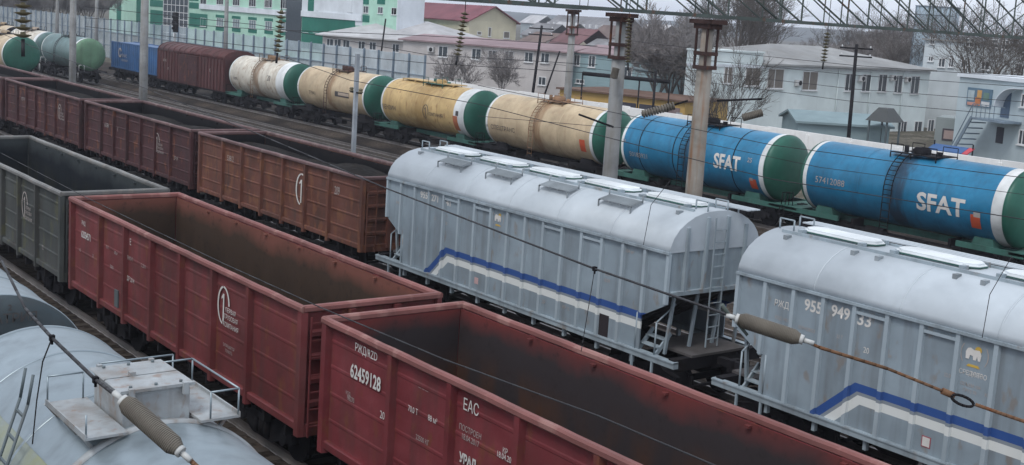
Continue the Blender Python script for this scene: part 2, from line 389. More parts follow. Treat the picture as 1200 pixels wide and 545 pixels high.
# ------------------------------------------------------------------ gondola
GL, GW = 13.18, 1.56
PX = [-6.5, -4.29, -2.57, -.86, .86, 2.57, 4.29, 6.5]
def gondola(name, label, group, x, y, side, rim, lin, posts=None, coal=False):
    g = thing(name, label, 'freight wagon', (x, y, 0), 0, group)
    L2 = GL/2
    for s in (-1, 1):
        m = MB(); y0, y1 = s*1.43, s*1.415; CH = .008 if side in (RED, RED2) else .02
        m.box(-L2+.03, L2-.03, min(y0, y1), max(y0, y1), 1.22, 3.38)
        for z in (1.62, 2.12, 2.62, 3.08):
            m.prismx([(y0-s*.002, z-.04), (y0+s*CH, z-.02), (y0+s*CH, z+.02), (y0-s*.002, z+.05)], -L2+.1, L2-.1)
        m.build('side_wall', side, g)
        q = MB(); q.bbox(-L2, L2, min(s*1.38, s*1.52), max(s*1.38, s*1.52), 1.08, 1.24, .02)
        q.build('lower_chord', side, g)
        for i in range(8):
            px = PX[i]
            wd = .11 if i in (0, 7) else .085
            q = MB()
            zb = .98 if 0 < i < 7 else 1.0
            q.prismz([(px-wd, y0), (px-wd*.7, s*1.55), (px+wd*.7, s*1.55), (px+wd, y0)], zb, 3.385)
            q.build('post', side, g)
        # hinge lugs and bottom doors
        q = MB()
        for i in range(14):
            px = -L2+.7+i*(GL-1.4)/13
            q.box(px-.05, px+.05, min(s*1.30, s*1.46), max(s*1.30, s*1.46), .82, 1.10)
            if i < 13: q.box(px+.1, px+.8, min(s*1.12, s*1.2), max(s*1.12, s*1.2), .78, 1.1)
        q.build('hatch_gear', DARK, g)
    for s in (-1, 1):
        m = MB(); x0, x1 = sorted((s*(L2-.06), s*(L2-.10)))
        m.box(x0, x1, -1.40, 1.40, 1.22, 3.38)
        for z in (1.6, 2.05, 2.5, 2.95):
            m.prismy([(s*(L2-.062), z-.08), (s*(L2-.0), z-.04), (s*(L2-.0), z+.04), (s*(L2-.062), z+.08)], -1.36, 1.36)
        m.box(*sorted((s*(L2-.12), s*(L2+.02))), -1.42, 1.42, 1.0, 1.235)
        for yy in (-.5, .5): m.box(*sorted((s*(L2-.06), s*(L2+.05))), yy-.07, yy+.07, 1.1, 3.37)
        m.build('end_wall', side, g)
        if True:
            l = MB(); xx = s*(L2+.07)
            for yy in (-1.38, -1.02): l.bar((xx, yy, 1.0), (xx, yy, 3.3), .03)
            for k in range(7): l.bar((xx, -1.38, 1.2+k*.33), (xx, -1.02, 1.2+k*.33), .025)
            l.build('ladder', side, g)
    r = MB()
    for s in (-1, 1):
        y0, y1 = sorted((s*1.43, s*1.565)); c = .032
        r.bent([(y0+c, 3.37), (y1-c, 3.37), (y1, 3.37+c), (y1, 3.5-c), (y1-c, 3.5), (y0+c, 3.5), (y0, 3.5-c), (y0, 3.37+c)], -L2, L2, 34, int(abs(x)*100+y*10+s), .006)
    for s in (-1, 1):
        a, b = sorted((s*(L2-.12), s*(L2+.02)))
        pr = [(a+.03,3.375),(b-.03,3.375),(b,3.40),(b,3.47),(b-.03,3.503),(a+.03,3.503),(a,3.47),(a,3.40)]
        r.prismy(pr, -1.50, 1.50)
    # small dents: jitter along the rim
    r.build('rim', rim, g)
    n = MB()
    for s in (-1, 1):
        a = s*1.412; k = 40
        for i in range(k):
            xa = -L2+.11+(GL-.22)*i/k; xb = -L2+.11+(GL-.22)*(i+1)/k
            for j in range(5):
                za, zb = 1.3+2.07*j/5, 1.3+2.07*(j+1)/5
                def dent(xx, zz): return a-s*.02*math.sin(math.pi*(zz-1.3)/2.07)*(.5+.5*math.sin(xx*3.8+x))
                n.add([(xa, dent(xa, za), za), (xb, dent(xb, za), za), (xb, dent(xb, zb), zb), (xa, dent(xa, zb), zb)], [(0, 1, 2, 3)], True)
        b = s*(L2-.115)
        n.add([(b, -1.38, 1.3), (b, 1.38, 1.3), (b, 1.38, 3.37), (b, -1.38, 3.37)], [(0, 1, 2, 3)])
        for i in range(1, 7):
            px = PX[i]
            n.bar((px, s*1.38, 3.3), (px, s*1.38, 3.34), .09)
    n.build('inner_lining', lin, g, fix=False)
    MB().box(-L2+.1, L2-.1, -1.4, 1.4, 1.24, 1.32).build('floor', COAL, g)
    u = MB(); u.box(-L2, L2, -.2, .2, .85, 1.2)
    for xx in (-4.6, -2.3, 0, 2.3, 4.6): u.box(xx-.1, xx+.1, -1.3, 1.3, .95, 1.2)
    u.cyl((1.2, -.8, .75), (2.1, -.8, .75), .2, 14); u.tube([(-5, -.6, .8), (5, -.6, .8)], .03)
    u.build('underframe', DARK, g)
    for xx in (-4.33, 4.33): bogie(g, xx)
    for s in (-1, 1): coupler(g, s*L2, s)
    return g

T = {'n0': 5.3, 'n1': 12.16, 'n2': 17.15, 'n3': 22.13, 'n4': 27.1, 'n5': 32.1, 'n6': 40.1, 'n7': 45.5}
GG1 = 'open wagons on the nearest full row'
A0 = -18.967
xc = A0+GL/2
gA = gondola('gondola_wagon', 'clean red open wagon numbered 62459128 in the foreground', GG1, xc, T['n1'], RED, RIMRED, LINA)
gB = gondola('gondola_wagon', 'red open wagon with white arch emblem, left of the wagon numbered 62459128', GG1, xc-13.92, T['n1'], RED2, RIMRED, LINB)
gG = gondola('gondola_wagon', 'grey green open wagon with dark bluish inside, cut by the left edge', GG1, xc-27.84, T['n1'], GREYG, RIMGR, LING)
GG2 = 'dark open wagons on the second row'
c0 = -47.637+GL/2
gC3 = gondola('gondola_wagon', 'rusty orange brown open wagon coupled to the grey hopper wagon', GG2, c0, T['n3'], BROWN, RIMMAR, LINC)
gC2 = gondola('gondola_wagon', 'dark maroon open wagon directly left of the rusty brown one', GG2, c0-13.92, T['n3'], MAROON, RIMMAR, LINC)
gC1 = gondola('gondola_wagon', 'dark brown open wagon, second to the left of the rusty brown one', GG2, c0-27.84, T['n3'], MAROON, RIMMAR, LINC)
gC0 = gondola('gondola_wagon', 'dark brown open wagon at the far left edge, mostly out of view', GG2, c0-41.76, T['n3'], MAROON, RIMMAR, LINC)
for gg, lab in ((gC3, 'dark coal lying in the rusty orange brown open wagon'), (gC2, 'dark coal lying in the maroon wagon next to the rusty brown one'),
                (gC1, 'dark coal lying in the second wagon left of the rusty brown one'), (gC0, 'dark coal in the open wagon at the far left edge')):
    rn = random.Random(lab); m = MB(); nx, ny = 90, 22; hh = [[0]*(ny+1) for _ in range(nx+1)]; X1 = 6.44; Y1 = 1.39
    bumps = [(rn.uniform(-6, 6), rn.uniform(-.6, .6), rn.uniform(.05, .16), rn.uniform(.8, 1.8)) for _ in range(9)]
    for i in range(nx+1):
        for j in range(ny+1):
            px = -X1+2*X1*i/nx; py = -Y1+2*Y1*j/ny
            z = 2.95+sum(h_*math.exp(-((px-a)**2+(py-b)**2)/(c*c)) for a, b, h_, c in bumps)-.12*(abs(py)/Y1)**3+rn.uniform(-.025, .025)
            m.v.append((px, py, z))
    for i in range(nx):
        for j in range(ny): a = i*(ny+1)+j; m.f.append((a, a+ny+1, a+ny+2, a+1)); m.sm.append(False)
    o = m.build('coal_load', COAL, fix=False); o.location = gg.location; tag(o, lab, 'coal', 'coal lying in the dark open wagons')
yF = -1.462
def lx(g, px, py, hw=1.56, yy=None):
    p = atY(px, py, g.location.y-hw); return p.x-g.location.x, p.z
def gl(g, s, size, px, py, mat=WLET, sx=.8, off=0): 
    x, z = lx(g, px, py, 1.46); return letter(s, size, x, z, yF, mat, g, off, sx)
gl(gA, 'РЖД/RZD', .20, 429, 413); gl(gA, '62459128', .34, 428, 443, off=.008, sx=.74)
gl(gA, '20', .19, 448, 487); gl(gA, 'КОД', .09, 408, 461, WLETD); gl(gA, '98270', .12, 411, 468, WLETD)
gl(gA, '— — —', .10, 496, 456, WLETD); gl(gA, '70,0 Т', .14, 484, 481); gl(gA, '88 м³', .14, 507, 492); gl(gA, '22500 КГ', .12, 495, 516, WLETD)
gl(gA, 'ЕАС', .26, 552, 478); gl(gA, 'ПОСТРОЕН', .13, 551, 506, WLETD); gl(gA, '18.04.2017', .13, 551, 516, WLETD)
gl(gA, 'КР', .12, 592, 529); gl(gA, '18.04.2029', .13, 593, 537)
gl(gA, 'УРАЛ', .2, 548, 541, off=.01)
gl(gB, '62054571', .25, 101, 277, off=.004, sx=.75); gl(gB, 'РЖД', .15, 98, 262); gl(gB, '86', .12, 94, 293, WLETD); gl(gB, '20', .13, 109, 300, WLETD)
gl(gB, 'Е', .22, 153, 284); gl(gB, '70 Т', .12, 126, 290, WLETD); gl(gB, '88 м³', .12, 136, 297, WLETD); gl(gB, '23000', .12, 131, 313, WLETD)
gl(gB, 'РЕМОНТ', .13, 152, 303, WLETD); gl(gB, '12.2011', .13, 168, 312, WLETD); gl(gB, 'ДР 2014', .16, 153, 328)
def emb(g, px, py, h, txt=True, mat=WLETD):
    x, z = lx(g, px, py, 1.46); logo(x, z, h, yF, mat, g)
    if txt:
        letter('ПЕРВАЯ', h*.17, x+h*.42, z-h*.08, yF, mat, g, 0, .9); letter('ГРУЗОВАЯ', h*.17, x+h*.45, z-h*.26, yF, mat, g, 0, .9)
        letter('КОМПАНИЯ', h*.17, x+h*.45, z-h*.46, yF, mat, g, 0, .9)
emb(gB, 262, 358, .82, mat=WLET); gl(gB, 'ЗАПРЕЩАЕТСЯ', .09, 268, 407, WLETD); gl(gB, 'ТОЛКАТЬ', .09, 268, 413, WLETD)
emb(gC2, 184, 167, .85); emb(gC3, 353, 222, 1.15, False, WLET); emb(gC1, 70, 131, .8)
gl(gC2, '61384', .28, 125, 147, WLETD); gl(gC2, 'К', .28, 138, 152, WLETD); gl(gC2, 'ДР 09', .2, 206, 186, WLETD)
gl(gC3, '53812', .3, 270, 186, WLETD); gl(gC3, '209', .4, 395, 224, WLETD, sx=.6); gl(gC1, '62114', .28, 27, 116, WLETD)
gl(gG, '12', .2, 50, 290, WLETD); emb(gG, 29, 240, .8)
# the little grey door patch on the red wagon
x, z = lx(gB, 136, 350, 1.46); MB().box(x-.12, x+.12, yF-.004, yF+.03, z-.22, z+.22).build('cover_plate', GREYH, gB)

# ------------------------------------------------------------------ hopper
def hopper(label, xc, first):
    g = thing('hopper_wagon', label, 'grain wagon', (xc, T['n3'], 0), 0, 'grey grain hopper wagons')
    L2 = 6.305; W = 1.54
    half = [(-1.56, 3.70), (-1.53, 3.86), (-1.44, 4.06), (-1.28, 4.25), (-1.05, 4.41), (-.8, 4.53), (-.5, 4.61), (-.25, 4.64)]
    prof = half+[(0, 4.65)]+[(-a, b) for a, b in half[::-1]]
    m = MB(); m.prismx(prof, -L2, L2, True)
    for xx in (-4.2, -2.1, 0, 2.1, 4.2): m.prismx([(a, b+.006) for a, b in prof], xx-.02, xx+.02, True)
    m.build('roof', HOPR, g)
    for s in (-1, 1):
        q = MB(); q.prismx([(s*1.52, 3.66), (s*1.60, 3.66), (s*1.60, 3.72), (s*1.52, 3.72)], -L2-.01, L2+.01); q.build('eave_strip', HOPG, g)
        m = MB(); pr = [(-L2, 3.7), (-L2, 2.45), (-L2+.85, 2.0), (-L2+.85, 1.15), (L2-.85, 1.15), (L2-.85, 2.0), (L2, 2.45), (L2, 3.7)]
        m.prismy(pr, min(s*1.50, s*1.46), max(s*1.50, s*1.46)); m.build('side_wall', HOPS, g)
        n = 16
        for i in range(n+1):
            px = -L2+.04+(2*L2-.08)*i/n; zb = 1.16
            if abs(px) > L2-.85: zb = 2.45-.45*(L2-abs(px))/.85+.03
            q = MB(); q.prismz([(px-.06, s*1.5), (px-.045, s*1.575), (px+.045, s*1.575), (px+.06, s*1.5)], zb, 3.67)
            if i in (4, 6, 10, 12): q.box(px, px+.76, min(s*1.5, s*1.56), max(s*1.5, s*1.56), 3.5, 3.56)
            q.build('rib', HOPRIB_LIT, g)
        q = MB(); q.box(-L2-.45, L2+.45, min(s*1.42, s*1.58), max(s*1.42, s*1.58), 1.0, 1.16); q.box(-L2-.45, L2+.45, min(s*1.42, s*1.60), max(s*1.42, s*1.60), 1.12, 1.15)
        q.build('side_sill', HOPG, g)
        for i in range(9): MB().box(-5.2+i*1.3-.04, -5.2+i*1.3+.04, min(s*1.4, s*1.5), max(s*1.4, s*1.5), .78, 1.0).build('bracket', HOPG, g)
    for s in (-1, 1):
        m = MB(); x0, x1 = sorted((s*(L2-.03), s*(L2-.07)))
        m.prismx([(-1.46, 2.75), (1.46, 2.75)]+[(-a*.985, b-.015) for a, b in prof if True][::1] if False else [(-1.46, 2.75)]+[(a*.97, b-.02) for a, b in prof]+[(1.46, 2.75)], x0, x1)
        for yy in (-1.0, -.35, .35, 1.0):
            m.prismz([(s*(L2-.03), yy-.06), (s*(L2+.05), yy-.04), (s*(L2+.05), yy+.04), (s*(L2-.03), yy+.06)], 2.75, 4.28 if abs(yy) > .9 else 4.5)
        m.box(*sorted((s*(L2-.1), s*(L2+.07))), -1.45, 1.45, 2.66, 2.76)
        m.build('end_wall', HOPG, g)
        q = MB(); q.add([(s*(L2-.05), -1.45, 2.68), (s*(L2-.05), 1.45, 2.68), (s*(L2-2.6), 1.45, 1.3), (s*(L2-2.6), -1.45, 1.3)], [(0, 1, 2, 3)])
        for yy in (-1.0, -.35, .35, 1.0): q.bar((s*(L2-.12), yy, 2.62), (s*(L2-2.5), yy, 1.32), .09)
        q.build('slope_sheet', HOPEND, g)
        # stanchions, platform, stairs
        q = MB(); q.box(*sorted((s*(L2-1.1), s*(L2+.42))), -.95, .95, 1.2, 1.26)
        q.build('end_platform', HOPEND, g)
        for yy in (-1.2, -.4, .4, 1.2): MB().bar((s*(L2-.08), yy, 2.66), (s*(L2-.25), yy, 1.16), .07).build('strut', HOPG, g)
        q = MB()
        for sy in (-1,):
            for xx in (L2-.95, L2-.35):
                q.bar((s*xx, sy*1.5, 1.02), (s*xx, sy*.95, 1.62), .05, .1)
            for k in range(3): q.box(*sorted((s*(L2-.97), s*(L2-.33))), sy*(1.58-.2*k), sy*(1.58-.2*k)+.2, 1.12+.17*k, 1.15+.17*k)
            for xx in (L2-1.0, L2-.3): q.bar((s*xx, -1.55, .65), (s*xx, -1.55, 1.15), .05)
            q.box(*sorted((s*(L2-1.02), s*(L2-.28))), -1.66, -1.46, .62, .66)
        q.build('steps', HOPG, g)
        q = MB(); q.tube([(s*(L2-.98), -1.5, 1.15), (s*(L2-.98), -1.5, 2.05), (s*(L2-1.0), -1.0, 2.4)], .022)
        q.tube([(s*(L2-.3), -1.5, 1.15), (s*(L2-.3), -1.5, 1.95), (s*(L2-.3), -.9, 2.35)], .022)
        q.build('handrail', HOPG, g)
        q = MB()
        for yy in (-.2, .2): q.bar((s*(L2+.12), yy, 1.3), (s*(L2+.12), yy, 4.5), .03)
        for k in range(10): q.bar((s*(L2+.12), -.2, 1.5+.3*k), (s*(L2+.12), .2, 1.5+.3*k), .022)
        q.build('ladder', HOPG, g)
        for yy in (-.34, .34): q = MB(); q.tube([(s*(L2-.05), yy, 4.6), (s*(L2-.05), yy, 4.86), (s*(L2-.45), yy, 4.86), (s*(L2-.45), yy, 4.62)], .02); q.build('roof_grab_rail', HOPG, g)
    # roof hatches: raised coaming, lid with rounded corners, hinges
    for i in range(5):
        cx = -4.75+i*2.4
        m = MB(); a, b = .98, .34
        pl = [(cx-a, -b+.2), (cx-a+.2, -b), (cx+a-.2, -b), (cx+a, -b+.2), (cx+a, b-.2), (cx+a-.2, b), (cx-a+.2, b), (cx-a, b-.2)]
        m.prismz([(cx+(p-cx)*.95, q*.9) for p, q in pl], 4.6, 4.66); c = m.build('hatch', HOPG, g)
        q = MB(); q.prismz([(cx+(p-cx)*.985, r_*.97) for p, r_ in pl], 4.685, 4.70); q.prismz([(cx+(p-cx)*.93, r_*.86) for p, r_ in pl], 4.70, 4.745); q.build('lid', HOPH, c); q = MB(); q.prismz(pl, 4.66, 4.684); q.build('seal', GREENU, c)
        q = MB()
        for dx in (-.8, .8): q.box(cx+dx-.06, cx+dx+.06, -.5, -.34, 4.6, 4.72); q.box(cx+dx-.03, cx+dx+.03, .34, .46, 4.6, 4.72)
        q.build('hinge', DARK if False else HOPG, c)
        # small hinge bracket on the shoulder
        q = MB()
        for dx in (-.9, .9): q.box(cx+dx-.05, cx+dx+.05, -.86, -.70, 4.50, 4.60)
        q.build('bracket', GREYST, g)
    if first:
        for i in range(4):
            cx = -3.5+i*2.45
            q = MB()
            for k in range(9):
                yy = -(.80+.045*k); q.box(cx-.6, cx+.6, yy-.016, yy+.016, 4.60-.012*k, 4.618-.012*k)
            for dx in (-.6, -.2, .2, .6): q.bar((cx+dx, -.78, 4.59), (cx+dx, -1.18, 4.48), .03)
            for dx in (-.62, .62): q.tube([(cx+dx, -.80, 4.56), (cx+dx, -.80, 4.74), (cx+dx, -.72, 4.76)], .02)
            for dx in (-.6, .6): q.bar((cx+dx, -1.17, 4.5), (cx+dx, -1.17, 4.32), .03)
            q.build('step_grate', GREYST, g)
    q = MB()
    for k in range(3): q.box(-L2-.1, L2+.35, .62+.16*k, .74+.16*k, 4.66, 4.69)
    for i in range(10): q.bar((-6+i*1.33, .6, 4.64), (-6+i*1.33, 1.08, 4.64), .04, .03); q.bar((-6+i*1.33, 1.05, 4.64), (-6+i*1.33, 1.05, 4.38), .03)
    q.build('roof_walkway', HOPR, g)
    q = MB(); q.box(-L2+.3, L2-.3, -.56, -.52, 4.59, 4.66); q.box(-L2+.3, L2-.3, .50, .54, 4.6, 4.66); q.build('hatch_rail', HOPG, g)
    u = MB(); u.box(-L2-.4, L2+.4, -.22, .22, .85, 1.2)
    for cx in (-2.4, 0, 2.4): u.add([(cx-1.1, -1.4, 1.3), (cx+1.1, -1.4, 1.3), (cx+1.1, 1.4, 1.3), (cx-1.1, 1.4, 1.3), (cx-.4, -.6, .5), (cx+.4, -.6, .5), (cx+.4, .6, .5), (cx-.4, .6, .5)], [(0,1,5,4),(1,2,6,5),(2,3,7,6),(3,0,4,7),(4,5,6,7)])
    u.box(-6.7, -6.5, -1.5, 1.5, .9, 1.2); u.box(6.5, 6.7, -1.5, 1.5, .9, 1.2)
    u.cyl((-4.9, 0, 1.5), (-4.1, 0, 1.5), .23, 14); u.build('underframe', DARK, g)
    for xx in (-5.2, 5.2): bogie(g, xx)
    for s in (-1, 1): coupler(g, s*6.75, s)
    for dx in (-5.87,): pass
    x0 = [-L2+.04+(2*L2-.08)*i/16 for i in range(17)]
    return g, x0
HOPEND = paint('dark hopper end metal', (.075, .07, .07), .75, amt=.5, streak=.4, dirt=(.04, .033, .03))  # darker than the body paint, for slope sheets and end platforms
GREYST = paint('grey step metal', (.24, .27, .29), .6, amt=.3, streak=0)
h1, bays = hopper('grey grain hopper wagon with blue and white stripe in the middle, its right end visible', -26.655, True)
h2, _ = hopper('grey grain hopper wagon numbered 955 949 33 at the right edge', -26.655+14.735, False)
yH = -1.506
def hl(g, s, size, px, py, mat=WLETD, sx=.85, off=0):
    p = atY(px, py, T['n3']-1.506); return letter(s, size, p.x-g.location.x, p.z, yH, mat, g, off, sx)
hl(h2, 'РЖД', .2, 916, 357, WLET); hl(h2, '955', .34, 953, 360, WLET, .92, .008); hl(h2, '949', .34, 985, 367, WLET, .92, .008); hl(h2, '33', .34, 1013, 376, WLET, 1.05, .008)
hl(h2, '20', .17, 1015, 411, WLET); hl(h2, 'КОД 14512', .1, 917, 374); hl(h2, 'ЗЕРНОВОЗ', .1, 945, 386); hl(h2, '22 Т', .1, 984, 395)
hl(h2, 'ЗЕРНО', .11, 1143, 440, WLET); hl(h2, 'СРЕДСТВО', .13, 1140, 443-4, WLET, .8); hl(h2, 'ОБЪЕМ 104', .09, 1137, 452); hl(h2, 'ГРУЗ 70', .09, 1136, 459)
for dx, dy, s in ((0, 0, '22,0'), (-70, -23, '18.09'), (50, 25, 'КР 13')): hl(h2, s, .1, 1110+dx, 440+dy)
# emblem: white beast under a yellow sun, brackets
def emblem(g, px, py, k=1.0):
    p = atY(px, py, T['n3']-1.506); x, z = p.x-g.location.x, p.z
    sun = [(x+.07*k+.07*k*math.cos(t*.524), z+.10*k+.07*k*math.sin(t*.524)) for t in range(12)]
    def put(poly, y, mat, nm):
        me = bpy.data.meshes.new(nm); me.from_pydata([(a, y, b) for a, b in poly], [], [tuple(range(len(poly)))]); me.materials.append(mat)
        o = bpy.data.objects.new(nm, me); COL.objects.link(o); o.parent = g
    put(sun, yH-.001, YELL, 'emblem')
    beast = [(-.2,-.1),(-.12,-.1),(-.1,-.02),(-.03,-.03),(-.02,-.1),(.05,-.1),(.07,-.02),(.1,-.1),(.15,-.1),(.17,.02),(.12,.1),(-.02,.09),(-.1,.12),(-.17,.1),(-.21,.03)]
    put([(x+a*k*.85, z+b*k) for a, b in beast], yH-.005, WLET, 'emblem')
    put([(x-.14*k, z-.24*k), (x+.14*k, z-.24*k), (x+.1*k, z-.19*k), (x-.1*k, z-.19*k)], yH-.001, YELL, 'emblem')
    for s in (-1, 1):
        a = [(x+s*.27*k*math.cos(R(t)), z+.3*k*math.sin(R(t))) for t in (-35, -15, 0, 15, 35)]
        b = [(x+s*.29*k*math.cos(R(t)), z+.3*k*math.sin(R(t))) for t in (35, 15, 0, -15, -35)]
        put(a+b, yH-.001, WLETD, 'emblem')
emblem(h2, 1142, 416); emblem(h1, 584, 256, .9)
hl(h1, '955', .27, 497, 229, WLET, 1., .008); hl(h1, '271', .27, 510, 233, WLET, 1., .008); hl(h1, '41', .27, 526, 238, WLET, 1., .008)
for px, py, s in ((523, 262, '20'), (510, 256, '22'), (738, 295, '104 м³'), (712, 321, '22,0'), (711, 329, '18.09'), (663, 361, 'КР 12'), (467, 238, 'РЖД'), (637, 354, 'ДР')): hl(h1, s, .13, px, py)
for px, py in ((558, 329),): 
    p = atY(px, py, T['n3']-1.506); x = p.x-h1.location.x; MB().box(x-.09, x+.09, yH, yH+.01, p.z-.09, p.z+.09).build('sticker', flat('pinkish sticker', (.5, .33, .33)), h1)
p = atY(1085, 518, T['n3']-1.506); x, z = p.x-h2.location.x, p.z
MB().box(x-.1, x+.1, yH, yH+.01, z-.11, z+.11).build('sticker', ORNG if False else flat('dark red sticker edge', (.3, .07, .09)), h2)
MB().box(x-.08, x+.08, yH-.004, yH+.01, z-.09, z+.09).build('sticker', WLET, h2)
p = atY(706, 381, T['n3']-1.5); x, z = p.x-h1.location.x, p.z
MB().box(x-.22, x+.22, -1.508, -1.49, z-.28, z+.28).build('opening', flat('dark opening', (.02, .015, .018), .9), h1)

# ------------------------------------------------------------------ tank wagons
def tank(label, xc, y, barrel, head, bandR=.3, bandL=.14, band=None, group='tank wagons of the long row', r=1.55, strap=None, under=None,
         ladder=True, ladmat=None, top=True, L=10.6, cz=2.7, headL=None, white_from=None):
    g = thing('tank_wagon', label, 'tank wagon', (xc, y, 0), 0, group); band = band or WBAND; h = L/2; hd = .42
    under = under or DARK
    prof = [(-h+hd+bandL, r), (h-hd-bandR, r)]
    k = 12; xs = [prof[0][0]+(prof[1][0]-prof[0][0])*i/k for i in range(k+1)]
    MB().lathex([(a, r) for a in xs], 0, cz, 72).build('barrel', barrel, g)
    def cap(s, mat):
        pr = []
        for i in range(11):
            t = R(90*i/10); pr.append((s*(h-hd+hd*math.sin(t)), max(.02, r*(math.cos(t)**.62 if i < 10 else 0.01))))
        m = MB(); m.lathex(pr, 0, cz, 72); m.lathex([(s*(h-hd-.03), r+.012), (s*(h-hd+.03), r+.012)], 0, cz, 72); m.build('end_cap', mat, g)
    cap(-1, headL or head); cap(1, head)
    MB().lathex([(h-hd-bandR, r+.004), (h-hd, r+.004)], 0, cz, 72).build('paint_band', band, g)
    MB().lathex([(-h+hd, r+.004), (-h+hd+bandL, r+.004)], 0, cz, 72).build('paint_band', band, g)
    m = MB()
    for xx in (-h*.36, h*.36) if not strap else (-h*.66, -h*.2, h*.12, h*.55):
        m.lathex([(xx-.03, r+.01), (xx+.03, r+.01)], 0, cz, 72)
    m.build('strap', strap or barrel, g)
    if top:
        q = MB(); zt = cz+r
        q.lathez([(zt-.1, .38), (zt+.22, .38), (zt+.26, .3), (zt+.3, .28)], 0, 0, 20); q.build('manhole', ladmat or barrel, g)
        q = MB(); q.box(-1.0, 1.2, -.75, -.42, zt+.0, zt+.04); q.box(-1.0, 1.2, .42, .75, zt, zt+.04); q.box(.5, 1.2, -.42, .42, zt, zt+.04)
        for xx in (-1, 0, 1.2):
            for yy in (-.75, .75): q.bar((xx, yy, zt-.25), (xx, yy, zt+.02), .04)
        q.build('top_platform', ladmat or under, g)
        q = MB()
        for yy in (-.75, .75):
            q.tube([(-1, yy, zt), (-1, yy, zt+.38), (-.4, yy, zt+.38), (-.4, yy, zt)], .018, 5); q.tube([(.5, yy, zt), (.5, yy, zt+.38), (1.2, yy, zt+.38), (1.2, yy, zt)], .018, 5)
        q.cyl((-.75, 0, zt-.05), (-.75, 0, zt+.3), .1, 10); q.cyl((.85, 0, zt), (.85, 0, zt+.2), .12, 10)
        q.build('platform_rail', ladmat or under, g)
    if ladder:
        q = MB()
        for dx in (-.2, .2):
            pts = []
            for i in range(9):
                a = R(-5+72*i/8); pts.append((dx-.3, -(r+.14)*math.cos(a), cz+(r+.14)*math.sin(a)))
            q.tube([(dx-.3, -(r+.14), 1.1)]+pts, .022, 5)
        for i in range(11):
            a = R(-5+72*i/10); q.bar((-.5, -(r+.14)*math.cos(a), cz+(r+.14)*math.sin(a)), (-.1, -(r+.14)*math.cos(a), cz+(r+.14)*math.sin(a)), .03)
        for i in range(4): q.bar((-.5, -(r+.14), 1.25+.32*i), (-.1, -(r+.14), 1.25+.32*i), .03)
        q.build('ladder', ladmat or under, g)
    u = MB(); u.box(-5.9, 5.9, -.24, .24, .85, 1.12)
    for s in (-1, 1):
        u.box(*sorted((s*5.2, s*5.95)), -1.35, 1.35, 1.06, 1.16)
        for yy in (-1.3, 1.3): u.box(*sorted((s*2.9, s*5.95)), yy-.05, yy+.05, .98, 1.2)
        u.prismy([(s*3.4, 1.1), (s*4.4, 1.1), (s*4.3, 1.45), (s*3.5, 1.45)] if s > 0 else [(s*3.4, 1.1), (s*3.5, 1.45), (s*4.3, 1.45), (s*4.4, 1.1)], -1.05, 1.05)
    u.build('underframe', under, g)
    q = MB(); q.box(-2.9, 2.9, -.9, -.84, .75, .85); q.cyl((-1.8, -.7, .75), (-.9, -.7, .75), .22, 14); q.box(.4, 1.3, -1.1, -.7, .5, .8)
    for xx in (-2.4, 2.4): q.box(xx-.06, xx+.06, -1.0, 1.0, .8, 1.15)
    q.build('brake_gear', DARK, g)
    for xx in (-3.9, 3.9): bogie(g, xx)
    for s in (-1, 1):
        coupler(g, s*5.55, s)
        q = MB(); q.tube([(s*5.9, -1.3, 1.16), (s*5.9, -1.3, 1.75), (s*5.9, -.8, 1.75), (s*5.9, -.8, 1.16)], .02, 5); q.tube([(s*5.88, -1.38, .4), (s*5.88, -1.38, 1.1)], .02, 5); q.build('handrail', WBAND if head != GREEN else DARK, g)
    return g
TT = -96.19; YT = T['n7']
def tx(i): return TT+12.02*i+5.3
t1 = tank('off white tank wagon with brown spill streaks, coupled to the brown boxcar', tx(0), YT, CREAMW, GREEN, 1.35, .2, under=GREENU, ladmat=paint('oily brown fittings', (.2, .13, .08), .8, amt=.5))
t2 = tank('beige tank wagon with a dark outlined label, behind the thin steel mast', tx(1), YT, PINKC, GREEN, .22, .2, ladmat=RUSTM)
t3 = tank('ochre yellow tank wagon with wide white band before its green end', tx(2), YT, OCHRE, GREEN, 1.15, .2, ladder=False, under=GREENU)
t4 = tank('pinkish cream tank wagon with a tall ladder, left of the two blue ones', tx(3), YT, PINKC, GREEN, .28, .2, ladmat=paint('rusty ladder paint', (.25, .15, .09), .8, amt=.4))
t5 = tank('blue tank wagon lettered SFAT standing behind the two concrete poles', tx(4), YT, BLUET, GREEN, .32, .2, strap=DARK, under=GREENU, ladmat=DARK)
t6 = tank('blue tank wagon lettered SFAT nearest at the right edge', tx(5), YT, BLUET, GREEN, .5, .22, strap=None, under=GREENU, ladmat=DARK)
r_, c_ = 1.55, 2.7
def tl(g, s, size, px, py, mat=BLET, sx=1, off=0):
    p = atY(px, py, YT-1.45); a = math.asin(max(-1, min(1, (p.z-c_)/r_)))*r_
    return letter_tank(s, size, p.x-g.location.x, a, r_, c_, mat, g, off, sx)
tl(t6, 'SFAT', 1.0, 1103, 241, WLET, 1.0, .03); tl(t5, 'SFAT', .95, 853, 191, WLET, .8, .03)
tl(t6, '57412088', .4, 974, 213, WLETD); tl(t5, '50183921', .35, 749, 182, WLETD); tl(t5, '20', .25, 733, 165, WLETD)
tl(t5, '25', .3, 880, 188, WLETD)
tl(t4, 'СПЕЦТРАНС', .38, 590, 151); tl(t4, '20', .2, 572, 147); tl(t3, 'БЕНЗИН', .42, 457, 126); tl(t3, 'КОМПАНИЯ', .3, 511, 135)
tl(t2, '73941', .42, 367, 109); tl(t1, '57092', .32, 277, 92); tl(t1, '20', .6, 316, 92); tl(t2, '—', .3, 350, 100)
p = atY(500, 131, YT-1.45); logo(p.x-t3.location.x, math.asin((p.z-c_)/r_)*r_, .95, 0, BLET, t3, tank=(r_, c_))
